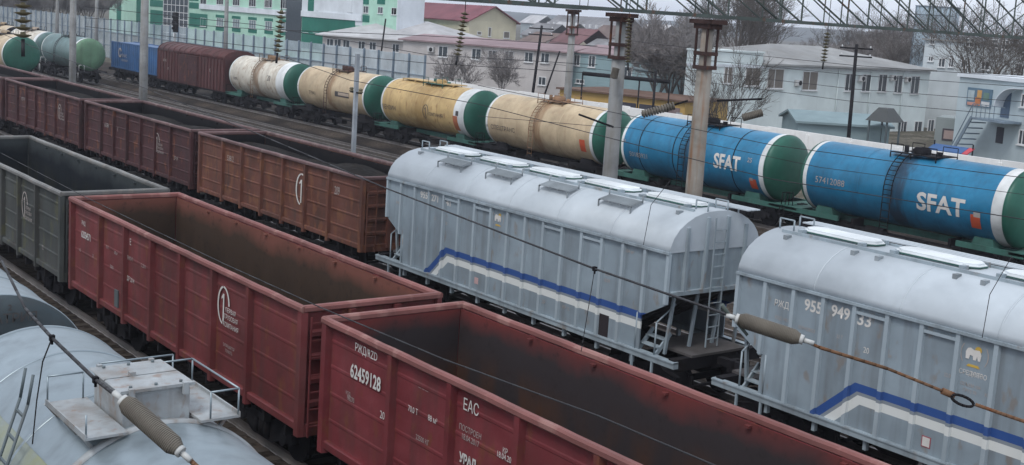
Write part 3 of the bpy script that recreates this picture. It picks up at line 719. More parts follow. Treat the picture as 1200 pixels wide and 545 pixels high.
def placard(g, px, py, w, h, mat, nm='placard'):
    p = atY(px, py, YT-1.45); a = math.asin(max(-1, min(1, (p.z-c_)/r_)))*r_
    n = 4; polys = [[(-w/2, -h/2+h*i/n), (w/2, -h/2+h*i/n), (w/2, -h/2+h*(i+1)/n), (-w/2, -h/2+h*(i+1)/n)] for i in range(n)]
    return letter_tank('', 0, p.x-g.location.x, a, r_+.004, c_, mat, g, me=poly_mesh(polys), name=nm)
placard(t6, 1143, 260, .42, .6, ORNG); placard(t6, 1146, 252, .3, .2, WLETD); placard(t5, 881, 216, .42, .55, ORNG); placard(t5, 880, 210, .2, .14, WLETD)
placard(t4, 683, 171, .45, .7, ORNG); placard(t3, 534, 145, .5, 1.0, flat('rusty placard', (.4, .13, .06), .7)); placard(t3, 537, 133, .3, .3, BLET)
placard(t2, 402, 111, 2.0, .36, BLET); placard(t2, 396, 110.4, .0001, .0001, BLET) if False else None
def strip(g, px, py, w, h, mat):
    o = placard(g, px, py, w, h, mat)
    for v in o.data.vertices: v.co.y -= .008*1
strip(t2, 404, 111, 1.5, .2, flat('pale label text strip', (.4, .32, .25)))
# long white running board on top of the ochre tank
q = MB(); zt = c_+r_; q.box(-3.9, 2.2, -.5, .5, zt+.04, zt+.1)
for xx in (-3.8, -2.3, -.9, .7, 2.1):
    q.bar((xx, -.5, zt+.05), (xx, -.75, zt-.45), .05)
q.build('roof_walkway', OCHRE, t3)
# left part of the row: boxcar, container, older tanks
u = tank('dull teal tank wagon with pale green end and white ring, left of the blue container', -118.3-5.3, T['n6'], TEALT, GREENL, .45, .2)
tank('cream tank wagon behind the green ended one, far left, coupled behind the teal tank', -118.3-5.3-12.02, T['n6'], CREAMW, TEALT, .9, .2)
tank('beige tank wagon at top left, partly behind the round dark green tank end', -118.3-5.3-24.04, T['n6'], CREAM, DARK, .2, .2)
tank('dirty tan tank wagon in the very top left corner', -118.3-5.3-36.06, T['n6'], PINKC, GREENL, .3, .2)
tank('cream tank wagon with dark green end standing alone in front of the row, top left', -112.2-5.3, T['n5'], CREAM, GREEN, .35, .15, group=None, r=1.6, cz=2.85)

def boxcar():
    g = thing('boxcar', 'dark red brown covered boxcar with curved roof in the tank wagon row', 'boxcar', (-104.2, YT, 0))
    L2 = 7.3; W = 1.5
    m = MB(); arc = [(-W, 3.75), (-1.4, 4.05), (-1.1, 4.3), (-.6, 4.47), (0, 4.53), (.6, 4.47), (1.1, 4.3), (1.4, 4.05), (W, 3.75)]
    m.prismx(arc, -L2, L2, True)
    m2 = MB(); m2.prismx([(-W+.03, 1.1), (W-.03, 1.1), (W-.03, 3.76), (-W+.03, 3.76)], -L2+.03, L2-.03); m2.build('body', BOXC, g)
    for i in range(13):
        xx = -L2+.1+i*(2*L2-.2)/12
        for k in range(8): 
            a = arc[k]; b = arc[k+1]; m.bar((xx, a[0]*1.01, a[1]+.01), (xx, b[0]*1.01, b[1]+.01), .06, .04)
    m.build('roof', BOXC, g)
    for i in range(23):
        xx = -L2+.1+i*(2*L2-.2)/22
        if abs(xx) < 1.9: continue
        MB().box(xx-.05, xx+.05, -W-.05, -W+.03, 1.1, 3.75).build('rib', BOXC, g)
    for s in (-1, 1):
        q = MB(); q.box(-1.95+(0 if s < 0 else 1.97), -.02+(0 if s < 0 else 1.97), -W-.1, -W+.02, 1.12, 3.68)
        for k in range(5): q.box(-1.9+(0 if s < 0 else 1.97), -.07+(0 if s < 0 else 1.97), -W-.13, -W-.09, 1.4+k*.5, 1.48+k*.5)
        q.build('door', MAROON, g)
    for s in (-1, 1):
        q = MB()
        for yy in (-1.4, -.7, 0, .7, 1.4): q.bar((s*(L2-.02), yy, 1.1), (s*(L2-.02), yy, 3.75), .1)
        q.build('end_post', BOXC, g)
    u = MB(); u.box(-L2, L2, -.25, .25, .85, 1.1); u.box(-L2, L2, -1.45, -1.35, .95, 1.1); u.box(-L2, L2, 1.35, 1.45, .95, 1.1); u.build('underframe', DARK, g)
    letter('60142', .34, -5.4, 2.9, -W-.06, WLETD, g); letter('20', .3, -4.6, 2.2, -W-.06, WLETD, g); letter('К', .4, 4.6, 2.7, -W-.06, WLETD, g)
    for xx in (-5, 5): bogie(g, xx)
    for s in (-1, 1): coupler(g, s*L2, s)
boxcar()
g = thing('flat_wagon', 'dark low flat wagon under the blue container', 'flat wagon', (-118.4, YT, 0))
m = MB(); m.box(-6.4, 6.4, -1.35, 1.35, 1.0, 1.25); m.box(-6.4, 6.4, -.3, .3, .8, 1.0)
for i in range(10): m.box(-6+i*1.33-.05, -6+i*1.33+.05, -1.42, 1.42, .98, 1.2)
m.build('deck', DARK, g)
for xx in (-4.5, 4.5): bogie(g, xx)
for s in (-1, 1): coupler(g, s*6.35, s)
g = thing('shipping_container', 'blue corrugated shipping container with faded white lettering on a flat wagon', 'container', (-118.4, YT, 1.26))
m = MB(); L2 = 6.1; n = 90
for s in (-1, 1):
    pl = []
    for i in range(n+1):
        xx = -L2+.1+(2*L2-.2)*i/n; pl.append((xx, s*(1.19 if (i//2) % 2 else 1.16)))
    for a, b in zip(pl[:-1], pl[1:]): m.add([(a[0], a[1], .15), (b[0], b[1], .15), (b[0], b[1], 2.5), (a[0], a[1], 2.5)], [(0, 1, 2, 3)])
m.box(-L2+.05, L2-.05, -1.15, 1.15, .1, .16); m.box(-L2+.05, L2-.05, -1.17, 1.17, 2.48, 2.53)
m.box(-L2+.06, -L2+.1, -1.15, 1.15, .15, 2.5); m.build('body', CONT, g, fix=False)
m = MB()
for sx in (-1, 1):
    for sy in (-1, 1): m.box(*sorted((sx*(L2-.16), sx*L2)), *sorted((sy*1.06, sy*1.22)), 0, 2.6)
for sy in (-1, 1):
    for z0, z1 in ((0, .15), (2.48, 2.6)): m.box(-L2, L2, *sorted((sy*1.13, sy*1.215)), z0+.004, z1-.004)
m.build('frame', CONT, g)
m = MB()
for k in (0, 1): m.box(L2-.06, L2-.02, -1.1+k*1.12, -.02+k*1.12, .12, 2.48)
for yy in (-.8, -.3, .3, .8): m.cyl((L2, yy, .2), (L2, yy, 2.4), .025, 6)
m.build('door', CONT, g)
letter('С', 1.2, -3.6, 1.5, -1.24, WLETD, g, .03); letter('ТРАНС', .42, -2.4, 1.3, -1.24, WLETD, g); letter('КОНТЕЙНЕР', .28, -2.3, .85, -1.24, WLETD, g)

# ------------------------------------------------------------------ silver tank wagons in the near corner
def silver(label, xc, headR, dome):
    g = thing('tank_wagon', label, 'tank wagon', (xc, T['n0'], 0), 0, 'silver tank wagons in the near corner'); r, cz, h, hd = 1.5, 2.65, 5.4, .4
    m = MB(); m.lathex([(-h+hd+9.98*i/24, r) for i in range(25)], 0, cz, 96); m.build('barrel', SILV, g)
    for s in (-1, 1):
        pr = [(s*(h-hd+hd*math.sin(R(9*i))), max(.02, r*(math.cos(R(9*i))**.62 if i < 10 else .01))) for i in range(11)]
        q = MB(); q.lathex(pr, 0, cz, 96); q.build('end_cap', headR if s > 0 else SILV, g)
    for xx in (-3.6, -1.75, 1.6, 3.4, h-hd-.03, -h+hd): MB().lathex([(xx-.035, r+.002), (xx-.02, r+.014), (xx+.02, r+.014), (xx+.035, r+.002)], 0, cz, 96).build('weld_hoop', SILV, g)
    if dome: MB().lathex([(-.40, r+.002), (-.385, r+.035), (-.30, r+.035), (-.285, r+.002)], 0, cz, 96).build('raised_hoop', SILV2, g)
    # yellow painted stripe low on the near flank
    k = 40; pol = []
    for i in range(k):
        x0 = -4.9+9.8*i/k; pol.append([(x0, -.40), (x0+9.8/k, -.40), (x0+9.8/k, .38), (x0, .38)])
    letter_tank('', 0, 0, 0.72, r-.006, cz, paint('dull yellow stripe paint', (.19, .205, .125), .5, amt=.9, streak=.7, dirt=(.19, .225, .235)), g, me=poly_mesh(pol), name='paint_band')
    u = MB(); u.box(-5.9, 5.9, -.24, .24, .85, 1.12)
    for s in (-1, 1):
        u.box(*sorted((s*5.2, s*5.95)), -1.35, 1.35, 1.06, 1.16)
        for yy in (-1.3, 1.3): u.box(*sorted((s*2.9, s*5.95)), yy-.05, yy+.05, .98, 1.2)
    u.build('underframe', DARK, g)
    for xx in (-3.9, 3.9): bogie(g, xx)
    for s in (-1, 1): coupler(g, s*5.55, s)
    q = MB(); q.tube([(5.9, -1.3, 1.16), (5.9, -1.3, 2.0), (5.9, -.6, 2.0), (5.9, -.6, 1.16)], .025, 6); q.build('handrail', SILV, g); q = MB(); q.tube([(5.9, .6, 1.16), (5.9, .6, 2.0), (5.9, 1.3, 2.0), (5.9, 1.3, 1.16)], .025, 6); q.build('handrail', SILV, g)
    if dome:
        zt = cz+r; bx = -.97
        m = MB(); m.bbox(bx-.47, bx+.47, -.40, .40, zt-.12, zt+.36, .03); m.build('hatch_housing', SILV2, g)
        m = MB(); m.bbox(bx-.52, bx-.015, -.45, .45, zt+.365, zt+.40, .015); m.bbox(bx+.015, bx+.52, -.45, .45, zt+.365, zt+.40, .015)
        for yy in (-.32, .32): m.box(bx-.56, bx-.50, yy-.03, yy+.03, zt+.28, zt+.42); m.box(bx+.50, bx+.56, yy-.03, yy+.03, zt+.28, zt+.42)
        m.box(bx-.05, bx+.02, -.15, -.08, zt+.4, zt+.45); m.build('housing_lid', SILV2, g)
        for s in (-1, 1):
            m = MB(); y0, y1 = sorted((s*.43, s*.92)); m.box(bx-.65, bx+.75, y0, y1, zt-.03, zt)
            m.box(bx-.65, bx+.75, *sorted((s*.90, s*.92)), zt, zt+.04)
            for xx in (-.7, 0, .5): m.bar((bx+xx, s*.7, zt-.28), (bx+xx, s*.9, zt-.03), .04)
            m.build('platform', SILV2, g)
            m = MB(); a = s*.90; zz = zt+.32
            if s < 0: m.tube([(bx-.63, a, zt), (bx-.63, a, zz), (bx-.63, a+.42, zz), (bx-.63, a+.42, zt)], .012, 6); m.tube([(bx+.73, a, zt), (bx+.73, a, zt+.26)], .012, 6)
            else: m.tube([(bx-.63, .5, zt), (bx-.63, .5, zz), (bx-.63, a, zz), (bx+.73, a, zz), (bx+.73, a, zt)], .012, 6); m.tube([(bx-.63, a, zz), (bx-.63, a, zt)], .012, 6); m.tube([(bx+.73, a, zz), (bx+.73, .55, zz), (bx+.73, .55, zt)], .012, 6); m.tube([(bx-.9, .75, zt-.3), (bx-.9, .75, zz), (bx-.9, -.2, zz), (bx-.9, -.2, zt)], .012, 6)
            m.build('handrail', SILV, g)
        m = MB()
        for dx in (0, .3):
            m.tube([(-1.78+dx, -1.62, .9), (-1.78+dx, -1.62, 2.8), (-1.78+dx, -1.16, 4.2), (-1.78+dx, -1.10, 4.55)], .02, 6)
        for k in range(6): m.bar((-1.78, -1.62, 1.1+k*.3), (-1.48, -1.62, 1.1+k*.3), .028)
        for k in range(5): t = k/5+.1; m.bar((-1.78, -1.62+.46*t, 2.8+1.4*t), (-1.48, -1.62+.46*t, 2.8+1.4*t), .028)
        m.build('ladder', GREYH, g)
        for yy in (-.3, 0, .3):
            for xx in (-.44, .44): MB().cyl((bx+xx, yy, zt+.39), (bx+xx, yy, zt+.425), .02, 8).build('lid_bolt', GREYH, g)
        m = MB(); m.cyl((bx-.72, .1, zt), (bx-.72, .1, zt+.24), .04, 10); m.cyl((bx-.72, .1, zt+.22), (bx-.72, .1, zt+.32), .07, 10); m.build('valve', GREYH, g)
    return g
s1 = silver('silver tank wagon with hatch housing and platforms on top, bottom left corner', -12.75, SILV, True)
s2 = silver('silver tank wagon with grey lettered end, cut by the left edge', -24.85, paint('dark grey tank head', (.040, .054, .062), .78, amt=.3, streak=.3), True)
for s, z, sz in (('НАТРИЯ', 3.84, .2), ('2', 4.0, .13)):
    me = text_mesh(s, sz, .004)
    for v in me.vertices: v.co = Vector((5.33 if z < 3.9 else 5.27, v.co.x+.12, z+v.co.y)) 
    me.materials.append(BLET); o = bpy.data.objects.new('lettering', me); COL.objects.link(o); o.parent = s2

# ------------------------------------------------------------------ ground, tracks
def ground_mat(name, cols, sc, bump=.6):
    m = bpy.data.materials.new(name); m.use_nodes = True; t = m.node_tree; N = t.nodes; L = t.links; b = N['Principled BSDF']
    b.inputs['Roughness'].default_value = .95; b.inputs['Specular IOR Level'].default_value = .05
    tc = N.new('ShaderNodeTexCoord')
    v = N.new('ShaderNodeTexVoronoi'); v.inputs['Scale'].default_value = sc; L.new(tc.outputs['Object'], v.inputs['Vector'])
    n = N.new('ShaderNodeTexNoise'); n.inputs['Scale'].default_value = .25; n.inputs['Detail'].default_value = 8; L.new(tc.outputs['Object'], n.inputs['Vector'])
    r = N.new('ShaderNodeMapRange'); r.inputs[1].default_value = .4; r.inputs[2].default_value = .62; L.new(n.outputs['Fac'], r.inputs[0])
    q = N.new('ShaderNodeMix'); q.data_type = 'RGBA'; L.new(r.outputs[0], q.inputs[0]); q.inputs[6].default_value = (*cols[0], 1); q.inputs[7].default_value = (*cols[1], 1)
    s = N.new('ShaderNodeSeparateColor'); L.new(v.outputs['Color'], s.inputs[0])
    mr = N.new('ShaderNodeMapRange'); mr.inputs[3].default_value = .55; mr.inputs[4].default_value = 1.5; L.new(s.outputs[0], mr.inputs[0])
    q2 = N.new('ShaderNodeVectorMath'); q2.operation = 'SCALE'; L.new(q.outputs[2], q2.inputs[0]); L.new(mr.outputs[0], q2.inputs['Scale'])
    L.new(q2.outputs[0], b.inputs['Base Color'])
    bp = N.new('ShaderNodeBump'); bp.inputs['Strength'].default_value = bump; bp.inputs['Distance'].default_value = .05; L.new(v.outputs['Distance'], bp.inputs['Height']); L.new(bp.outputs[0], b.inputs['Normal'])
    return m
BALL = ground_mat('dark railway ballast', ((.026, .022, .020), (.072, .058, .048)), 11)
EARTH = ground_mat('wintry earth', ((.07, .065, .05), (.12, .11, .09)), 3)
YARD = ground_mat('cinder yard', ((.020, .018, .017), (.046, .038, .033)), 10)
m = MB(); m.add([(-1950, -200, -.42), (300, -200, -.42), (300, 1950, -.42), (-1950, 1950, -.42)], [(0, 1, 2, 3)]); struct(m.build('ground', EARTH))
m = MB(); m.add([(-500, -30, -.36), (200, -30, -.36), (200, 56, -.36), (-500, 56, -.36)], [(0, 1, 2, 3)]); struct(m.build('yard_ground', YARD))
CROSS = paint('greasy sleeper wood', (.05, .042, .036), .9, amt=.4, streak=0)
tlabels = {'n0': 'track under the silver tank wagons in the near corner', 'n1': 'track under the nearest red open wagons', 'n2': 'empty track hidden between the red open wagons and the hoppers',
 'n3': 'track under the grey hoppers and dark open wagons', 'n4': 'empty track just behind the grey hopper wagons', 'n5': 'track under the lone cream tank wagon at top left',
 'n6': 'track just in front of the long tank row, with the teal tank on it', 'n7': 'track under the long row of tank wagons'}
for k, y in T.items():
    b = MB(); b.prismx([(y-2.3, -.352), (y+2.3, -.352), (y+1.6, -.17), (y-1.6, -.17)], -330, 60); struct(b.build('ballast', BALL))
    g = thing('railway_track', tlabels[k], 'railway track', (0, y, 0), 0, 'tracks of the yard')
    for s in (-.79, .79):
        m = MB(); m.prismx([(s-.07, -.165), (s+.07, -.165), (s+.06, -.145), (s+.012, -.13), (s+.012, -.045), (s+.036, -.035), (s+.036, 0), (s-.036, 0), (s-.036, -.035), (s-.012, -.045), (s-.012, -.13), (s-.06, -.145)], -330, 60)
        m.build('rail', RAILM, g)
    m = MB()
    for i in range(int(330/.55)):
        xx = 30-i*.55; j = random.uniform(-.03, .03); m.box(xx-.12, xx+.12, -1.35+j, 1.35+j, -.3, -.155)
    o = m.build('sleepers', CROSS, g, fix=False); o['kind'] = 'stuff'

# ------------------------------------------------------------------ poles, gantries
YP = 29.6
def cpole(x, y, h, r0, label, mat=CONC, cap=False, capw=1.15, group='concrete catenary poles'):
    g = thing('catenary_pole', label, 'concrete pole', (x, y, -.36), 0, group)
    m = MB(); m.lathez([(0, r0+.03), (h*.5, r0), (h-1.4, r0-.03), (h-1.35, r0-.08), (h, r0-.09)] if cap else [(0, r0+.03), (h*.5, r0), (h, r0-.04)], 0, 0, 20); m.build('shaft', mat, g)
    m = MB()
    for z in (h-1.2, h-2.4): m.lathez([(z, r0+.02), (z+.12, r0+.02)], 0, 0, 16)
    if cap:
        m = MB()
        m.box(-capw*.42, capw*.42, -.34, .34, h+.0, h+.14); m.box(-capw*.3, capw*.3, -.27, .27, h-.16, h-.002)
        for sx in (-1, 1):
            for sy in (-1, 1): m.bar((sx*.235, sy*.235, h-1.45), (sx*.24, sy*.24, h-.1), .06)
        for z in (h-1.4, h-.95):
            for sx in (-1, 1): m.bar((sx*.26, -.27, z), (sx*.26, .27, z), .06, .12); m.bar((-.27, sx*.26, z+.001), (.27, sx*.26, z+.001), .06, .12)
        m.build('cap_frame', RUSTM, g)
    else: m.build('clamp', DARK, g)
    return g
pA = atY(714, 215, YP); pB = atY(812, 236, YP)
pa = cpole(pA.x, YP, 9.5, .27, 'concrete pole under the truss, between the cream and the blue tank wagons', cap=True)
pb = cpole(pB.x, YP, 9.45, .28, 'rust streaked concrete pole in front of the blue tank wagon', CONCR, cap=True, capw=1.25)
cpole(-77.3, YP, 12, .26, 'tall pale concrete pole in front of the blue container')
cpole(-91.2, YP, 12, .24, 'tall concrete pole next to the round green tank end at top left')
P3 = atY(672, 14, 50.5); cpole(P3.x, 50.5, 9.75, .24, 'concrete pole behind the cream tank wagon, by the light blue house', cap=True, capw=.9)
for px, lab in ((67, 'distant concrete pole rising behind the cream tanks at top left'), (113, 'distant concrete pole just above the white ringed green tank end'), (265, 'distant concrete pole in front of the mint green building')):
    p = atY(px, 30, 50.5); cpole(p.x, 50.5, 12.5, .2, lab)
g = thing('steel_mast', 'slim grey steel mast with two insulators in front of the tank wagons', 'mast', (-50.55, YP, -.36))
m = MB(); m.bar((0, 0, 0), (0, 0, 7.1), .17); m.build('shaft', paint('galvanised mast', (.30, .33, .36), .5, amt=.3, streak=.2), g)
m = MB(); m.bar((-.5, 0, 5.3), (.5, 0, 5.3), .07); m.build('crossarm', DARK, g)
for s in (-1, 1): MB().lathez([(5.3, .04), (5.33, .12), (5.38, .12), (5.4, .06), (5.44, .11), (5.5, .09), (5.53, .03)], s*.42, 0, 12).build('insulator', INSD, g)

def truss(X, ya, yb, z0, hgt, wid, label, n, t=.09):
    g = thing('gantry_truss', label, 'steel truss', (X, ya, z0), 0, 'signal and catenary gantries'); L = yb-ya
    m = MB()
    for sx in (-1, 1):
        x = sx*wid/2; m.bar((x, 0, 0), (x, L, 0), t*1.3, t*1.3); m.bar((x, 0, hgt), (x, L, hgt), t*1.3, t*1.3)
    m.build('chord', STEELG, g)
    for sx in (-1, 1):
        m = MB(); x = sx*wid/2
        for i in range(n+1):
            y = L*i/n; m.bar((x, y, 0), (x, y, hgt), t*.55)
            if i < n:
                d = 1 if i < n*.62 else 0
                y2 = L*(i+1)/n
                m.bar((x, y, hgt if d else 0), (x, y2, 0 if d else hgt), t*.6)
        m.build('lattice', STEELG, g)
    m = MB()
    for i in range(n+1):
        y = L*i/n
        for z in (0, hgt): m.bar((-wid/2, y, z), (wid/2, y, z), t*.45)
        if i < n: m.bar((-wid/2, y, 0), (wid/2, L*(i+1)/n, 0), t*.4)
    m.build('bracing', STEELG, g)
zc = 9.45-.36+.2
truss(pA.x, 4, 78, zc+.09, 1.9, .85, 'steel truss resting on the paler concrete pole, crossing behind the other', 20, .065)
truss(pB.x, 12, 84, zc+.05, 1.75, .9, 'long lattice steel truss running from the rust streaked pole to the top right', 20, .08)
truss(P3.x, 18, 51.3, 9.75-.36+.2, 1.6, .8, 'far thin truss over the concrete pole by the light blue house', 10, .06)
for X, Y, r0, lab in ((pA.x, 77.6, .27, 'far leg of the paler gantry beyond the picture'), (pB.x, 83.6, .28, 'far leg of the long gantry beyond the picture')):
    cpole(X, Y, 9.5, r0, lab, cap=True)

def cantilever(px, py, qx, qy, ipx, ipy, iqx, iqy, D, label):
    g = thing('cantilever_arm', label, 'bracket', tuple(atD(px, py, D)))
    o = g.location
    m = MB(); m.tube([atD(px, py, D)-o, atD(qx, qy, D)-o], .035, 8); m.build('arm', DARK, g)
    m = MB(); a = atD(ipx, ipy, D)-o; b = atD(iqx, iqy, D)-o; n = 12; d = (b-a)
    for i in range(n): m.cyl(a+d*(i/n), a+d*((i+.62)/n), .13, 12); m.cyl(a+d*((i+.5)/n), a+d*((i+1)/n), .075, 10)
    m.build('insulator', INSU, g)
Dp = 40.5
cantilever(806, 118, 790, 123, 790, 124, 752, 134, 40, 'ribbed rod insulator reaching left from the rust streaked pole')
cantilever(840, 118, 893, 116, 893, 132, 870, 138, 41, 'dark bracket arm reaching right from the rust streaked pole')
cantilever(719, 149, 678, 134, 722, 80, 719, 92, 43, 'dark bracket arm reaching left from the paler pole')

# disc insulator strings hanging over the tracks
def string(px, y0, px1, y1, D, w, label):
    a = atD(px, y0, D); b = atD(px1, y1, D); g = thing('insulator_string', label, 'insulator', tuple(a), 0, 'hanging disc insulator strings')
    d = b-a; n = max(6, int(d.length/.115)); m = MB(); u = d.normalized()
    for i in range(n):
        c = u*(d.length*(i+.5)/n); k = d.length/n; m.cyl(c-u*k*.05, c+u*k*.28, w*.5, 12, w*.18); m.cyl(c-u*k*.45, c-u*k*.05, w*.16, 8)
    m.build('disc_stack', INSD, g)
    m = MB(); m.cyl((0, 0, 0), Vector((0, 0, 2.6)), .012, 5); m.cyl(d, d+u*.25, .03, 6); m.build('hanger_rod', WIREM, g)
string(27, -6, 27, 46, 18, .25, 'insulator string hanging in front of the round green tank end')
string(330, 12, 325, 62, 30, .25, 'insulator string hanging in front of the mint green building')
string(545, 14, 536, 66, 36, .27, 'insulator string hanging in front of the cream gabled house')
string(970, 38, 965, 73, 44, .27, 'insulator string hanging below the truss above the white building')
string(737, 22, 736, 74, 42, .27, 'insulator string hanging beside the paler concrete pole')

# ------------------------------------------------------------------ wires
def wire(pts, r, label, mat=WIREM, cat='wire', name='overhead_wire'):
    P = [atD(*p) for p in pts]; Q = []
    for a, b in zip(P[:-1], P[1:]):
        for i in range(6): Q.append(a.lerp(b, i/6))
    Q.append(P[-1]); o0 = P[0].copy(); m = MB(); m.tube([q-o0 for q in Q], r, 6); o = m.build(name, mat); o.location = o0
    return tag(o, label, cat)
wire([(-20, 30, 60), (46, 58, 52), (164, 101, 40), (300, 156, 28), (451, 220, 19), (697, 315, 12.2), (856, 370, 9.6)], .012, 'thick dark wire crossing the hopper wagon down to the right hand insulator')
wire([(-30, 163, 40), (100, 231, 26), (260, 308, 18), (375, 360, 14), (520, 421, 11), (700, 487, 9), (860, 555, 7.8)], .007, 'thin grey wire crossing over the open tops of the red wagons')
wire([(-20, 262, 13), (30, 362, 10.3), (61, 396, 9.2), (112, 445, 8.5), (142, 468, 8.0)], .013, 'thick dark wire above the silver tank wagon leading to the near insulator')
wire([(61, 396, 9.2), (50, 424, 9.3), (43, 470, 9.6), (38, 520, 9.9)], .006, 'short dropper wire dangling beside the silver wagon ladder')
wire([(697, 315, 12.2), (688, 370, 12.2), (681, 412, 12.2)], .004, 'thin dropper wire hanging over the striped side of the middle hopper')
wire([(785, 212, 20), (763, 240, 20), (754, 287, 20)], .005, 'dropper wire over the roof of the middle hopper wagon')
wire([(1186, 300, 14), (1160, 345, 14), (1151, 396, 14)], .0045, 'dropper wire over the roof of the right hand hopper')
wire([(560, 100, 45), (700, 128, 42), (905, 170, 38), (1060, 191, 36), (1230, 212, 34)], .011, 'thin wire crossing the blue tanks below their tops')
wire([(330, 66, 45), (410, 94, 42), (560, 122, 38), (727, 165, 34), (905, 210, 31), (1230, 262, 28)], .012, 'wire slanting over the ochre and cream tank wagons')
wire([(560, 136, 45), (700, 148, 42), (740, 150, 41), (960, 196, 40), (1230, 232, 38)], .009, 'slack wire crossing the middle of the blue tank wagons')
wire([(0, 152, 30), (130, 190, 24), (250, 222, 19)], .004, 'faint wire over the grey green open wagon') if False else None
for i, (y0, y1, yy, lab) in enumerate(((60, 92, 80, 'upper thin wire across the white building windows'), (86, 121, 80, 'middle thin wire across the white building facade'),
        (98, 138, 75, 'lower thin wire sagging across the white building facade'), (72, 103, 90, 'thin wire meeting the white building just under its roof'))):
    wire([(640, y0-24, 120), (840, y0, 100), (1000, (y0*.45+y1*.55)-1, 90), (1220, y1, 78)], .02, lab)
for i, (a, b, c, lab) in enumerate(((33, 30, 40, 'thin wire high across the mint green building'), (20, 25, 62, 'thin wire passing in front of the grey fence tops'), (43, 51, 72, 'thin wire running along the grey noise fence'))):
    wire([(100, a-12, 90), (300, b+4, 85), (500, c+2, 80), (700, c+14, 75)], .02, lab)

def rod_ins(ax, ay, bx, by, D, r, label):
    a = atD(ax, ay, D); b = atD(bx, by, D*.985); g = thing('rod_insulator', label, 'insulator', tuple(a)); d = b-a; n = 38; m = MB(); u = d.normalized()
    for i in range(n):
        c0 = d*(i/n); c1 = d*((i+1)/n); k = (c1-c0); tt_ = min(1, .72+min(i, n-1-i)*.09)
        m.cyl(c0, c0+k*.6, r*tt_, 20, r*tt_*.985); m.cyl(c0+k*.55, c1, r*.92*tt_, 20)
    m.build('ribbed_body', INSU, g)
    EF = flat('pale porcelain fitting', (.45, .46, .45))
    MB().cyl(-u*.10, -u*.024, r*.3, 10).cyl(-u*.025, u*.005, r*.62, 14).build('end_fitting', EF, g)
    MB().cyl(d-u*.005, d+u*.03, r*.6, 14).cyl(d+u*.029, d+u*.11, r*.3, 10).build('end_fitting', EF, g)
    return a, b
rod_ins(866, 374, 937, 397, 9.5, .062, 'brown ribbed insulator in front of the two hopper wagons')
rod_ins(146, 471, 209, 527, 8.0, .066, 'brown ribbed insulator above the silver tank wagon')
# snow-like white patches of glaze left out; rusty cable with turnbuckle on the right
wire([(940, 398, 9.4), (960, 407, 9.3), (1040, 432, 9.25), (1104, 458, 9.2)], .013, 'rusty cable running from the brown insulator to the shackle', RUSTW, 'cable', 'steel_cable')
wire([(1143, 474, 9.15), (1180, 487, 9.05), (1230, 504, 8.95)], .015, 'rusty cable leaving the shackle towards the right edge', RUSTW, 'cable', 'steel_cable')
wire([(213, 530, 7.9), (232, 548, 7.85), (260, 580, 7.8)], .016, 'rusty rod leaving the near insulator at the bottom edge', RUSTW, 'cable', 'steel_cable')
a = atD(1104, 458, 9.2); g = thing('shackle', 'rusty turnbuckle and open shackle in the cable at the lower right', 'shackle', tuple(a))
m = MB(); m.cyl((0, 0, 0), atD(1118, 464, 9.2)-a, .026, 10); m.build('sleeve', RUSTW, g)
ring = [atD(1128+13*math.cos(t*math.pi/8), 469.5+5.5*math.sin(t*math.pi/8)+4.5*math.cos(t*math.pi/8), 9.18)-a for t in range(17)]
m = MB(); m.tube(ring, .011, 8); m.build('shackle_ring', DARK, g)
m = MB(); a2 = atD(858, 371, 9.55)
g = thing('wire_clamp', 'small grey clamp joining wire and insulator above the hopper steps', 'clamp', tuple(a2))
m.bar((0, 0, 0), atD(870, 376, 9.5)-a2, .05, .03); m.cyl((0, 0, -.02), atD(846, 357, 9.5)-a2, .016, 8); m.cyl((0, 0, 0), atD(876, 393, 9.5)-a2, .012, 6); m.build('clamp_body', STEELG, g)
for px, py, D, lab in ((61, 396, 9.2, 'dark wire clamp above the silver tank wagon'), (697, 315, 12.2, 'dark wire clamp over the middle hopper'), (112, 445, 8.5, 'second wire clamp just before the near insulator')):
    a = atD(px, py, D); m = MB(); m.box(-.018, .018, -.018, .018, -.022, .022); m.cyl((0, 0, -.05), (0, 0, .02), .01, 8); o = m.build('wire_clamp', DARK); o.location = a; tag(o, lab, 'clamp')

# ------------------------------------------------------------------ fence and wall behind the tank wagons
FENM = paint('pale blue grey fence sheet', (.40, .47, .51), .6, amt=.2, streak=.25, dirt=(.25, .3, .34)); FENP = paint('blue grey fence post', (.17, .22, .27), .6, amt=.2, streak=0)
g = thing('noise_fence', 'tall pale blue grey sheet metal fence with dark posts behind the tank wagons', 'fence', (-90.7, 60, -.42))
npan = 52; m = MB()
for k in range(npan):
    x1 = -k*2.6; x0 = x1-2.6
    for j in range(13):
        a = x0+.2*j; m.add([(a, 0, .1), (a+.1, 0, .1), (a+.1, 0, 5.35), (a, 0, 5.35), (a+.1, -.03, .1), (a+.2, -.03, .1), (a+.2, -.03, 5.35), (a+.1, -.03, 5.35)], [(0, 1, 2, 3), (4, 5, 6, 7), (1, 4, 7, 2)])
m.build('sheet', FENM, g, fix=False)
for k in range(npan+1): MB().box(-k*2.6-.07, -k*2.6+.07, -.2, -.04, 0, 5.45).build('post', FENP, g)
for z in (1.8, 3.6): MB().box(-npan*2.6, 0, -.12, -.045, z, z+.07).build('rail', FENP, g)
WALLM = paint('pale concrete wall', (.78, .78, .77), .85, amt=.2, streak=.2, dirt=(.55, .53, .51), var=.08)
g = thing('concrete_wall', 'long pale concrete slab wall behind the cream and blue tank wagons', 'wall', (-90.4, 60.3, -.42))
k = 0
while k < 27:
    m = MB(); m.box(k*3.2+.01, k*3.2+3.17, -.08, .08, 0, 3.45+random.uniform(-.03, .03)); m.build('slab', WALLM, g); k += 1
for k in range(28): MB().box(k*3.2-.12, k*3.2+.12, -.14, .14, 0, 3.3).build('post', WALLM, g)

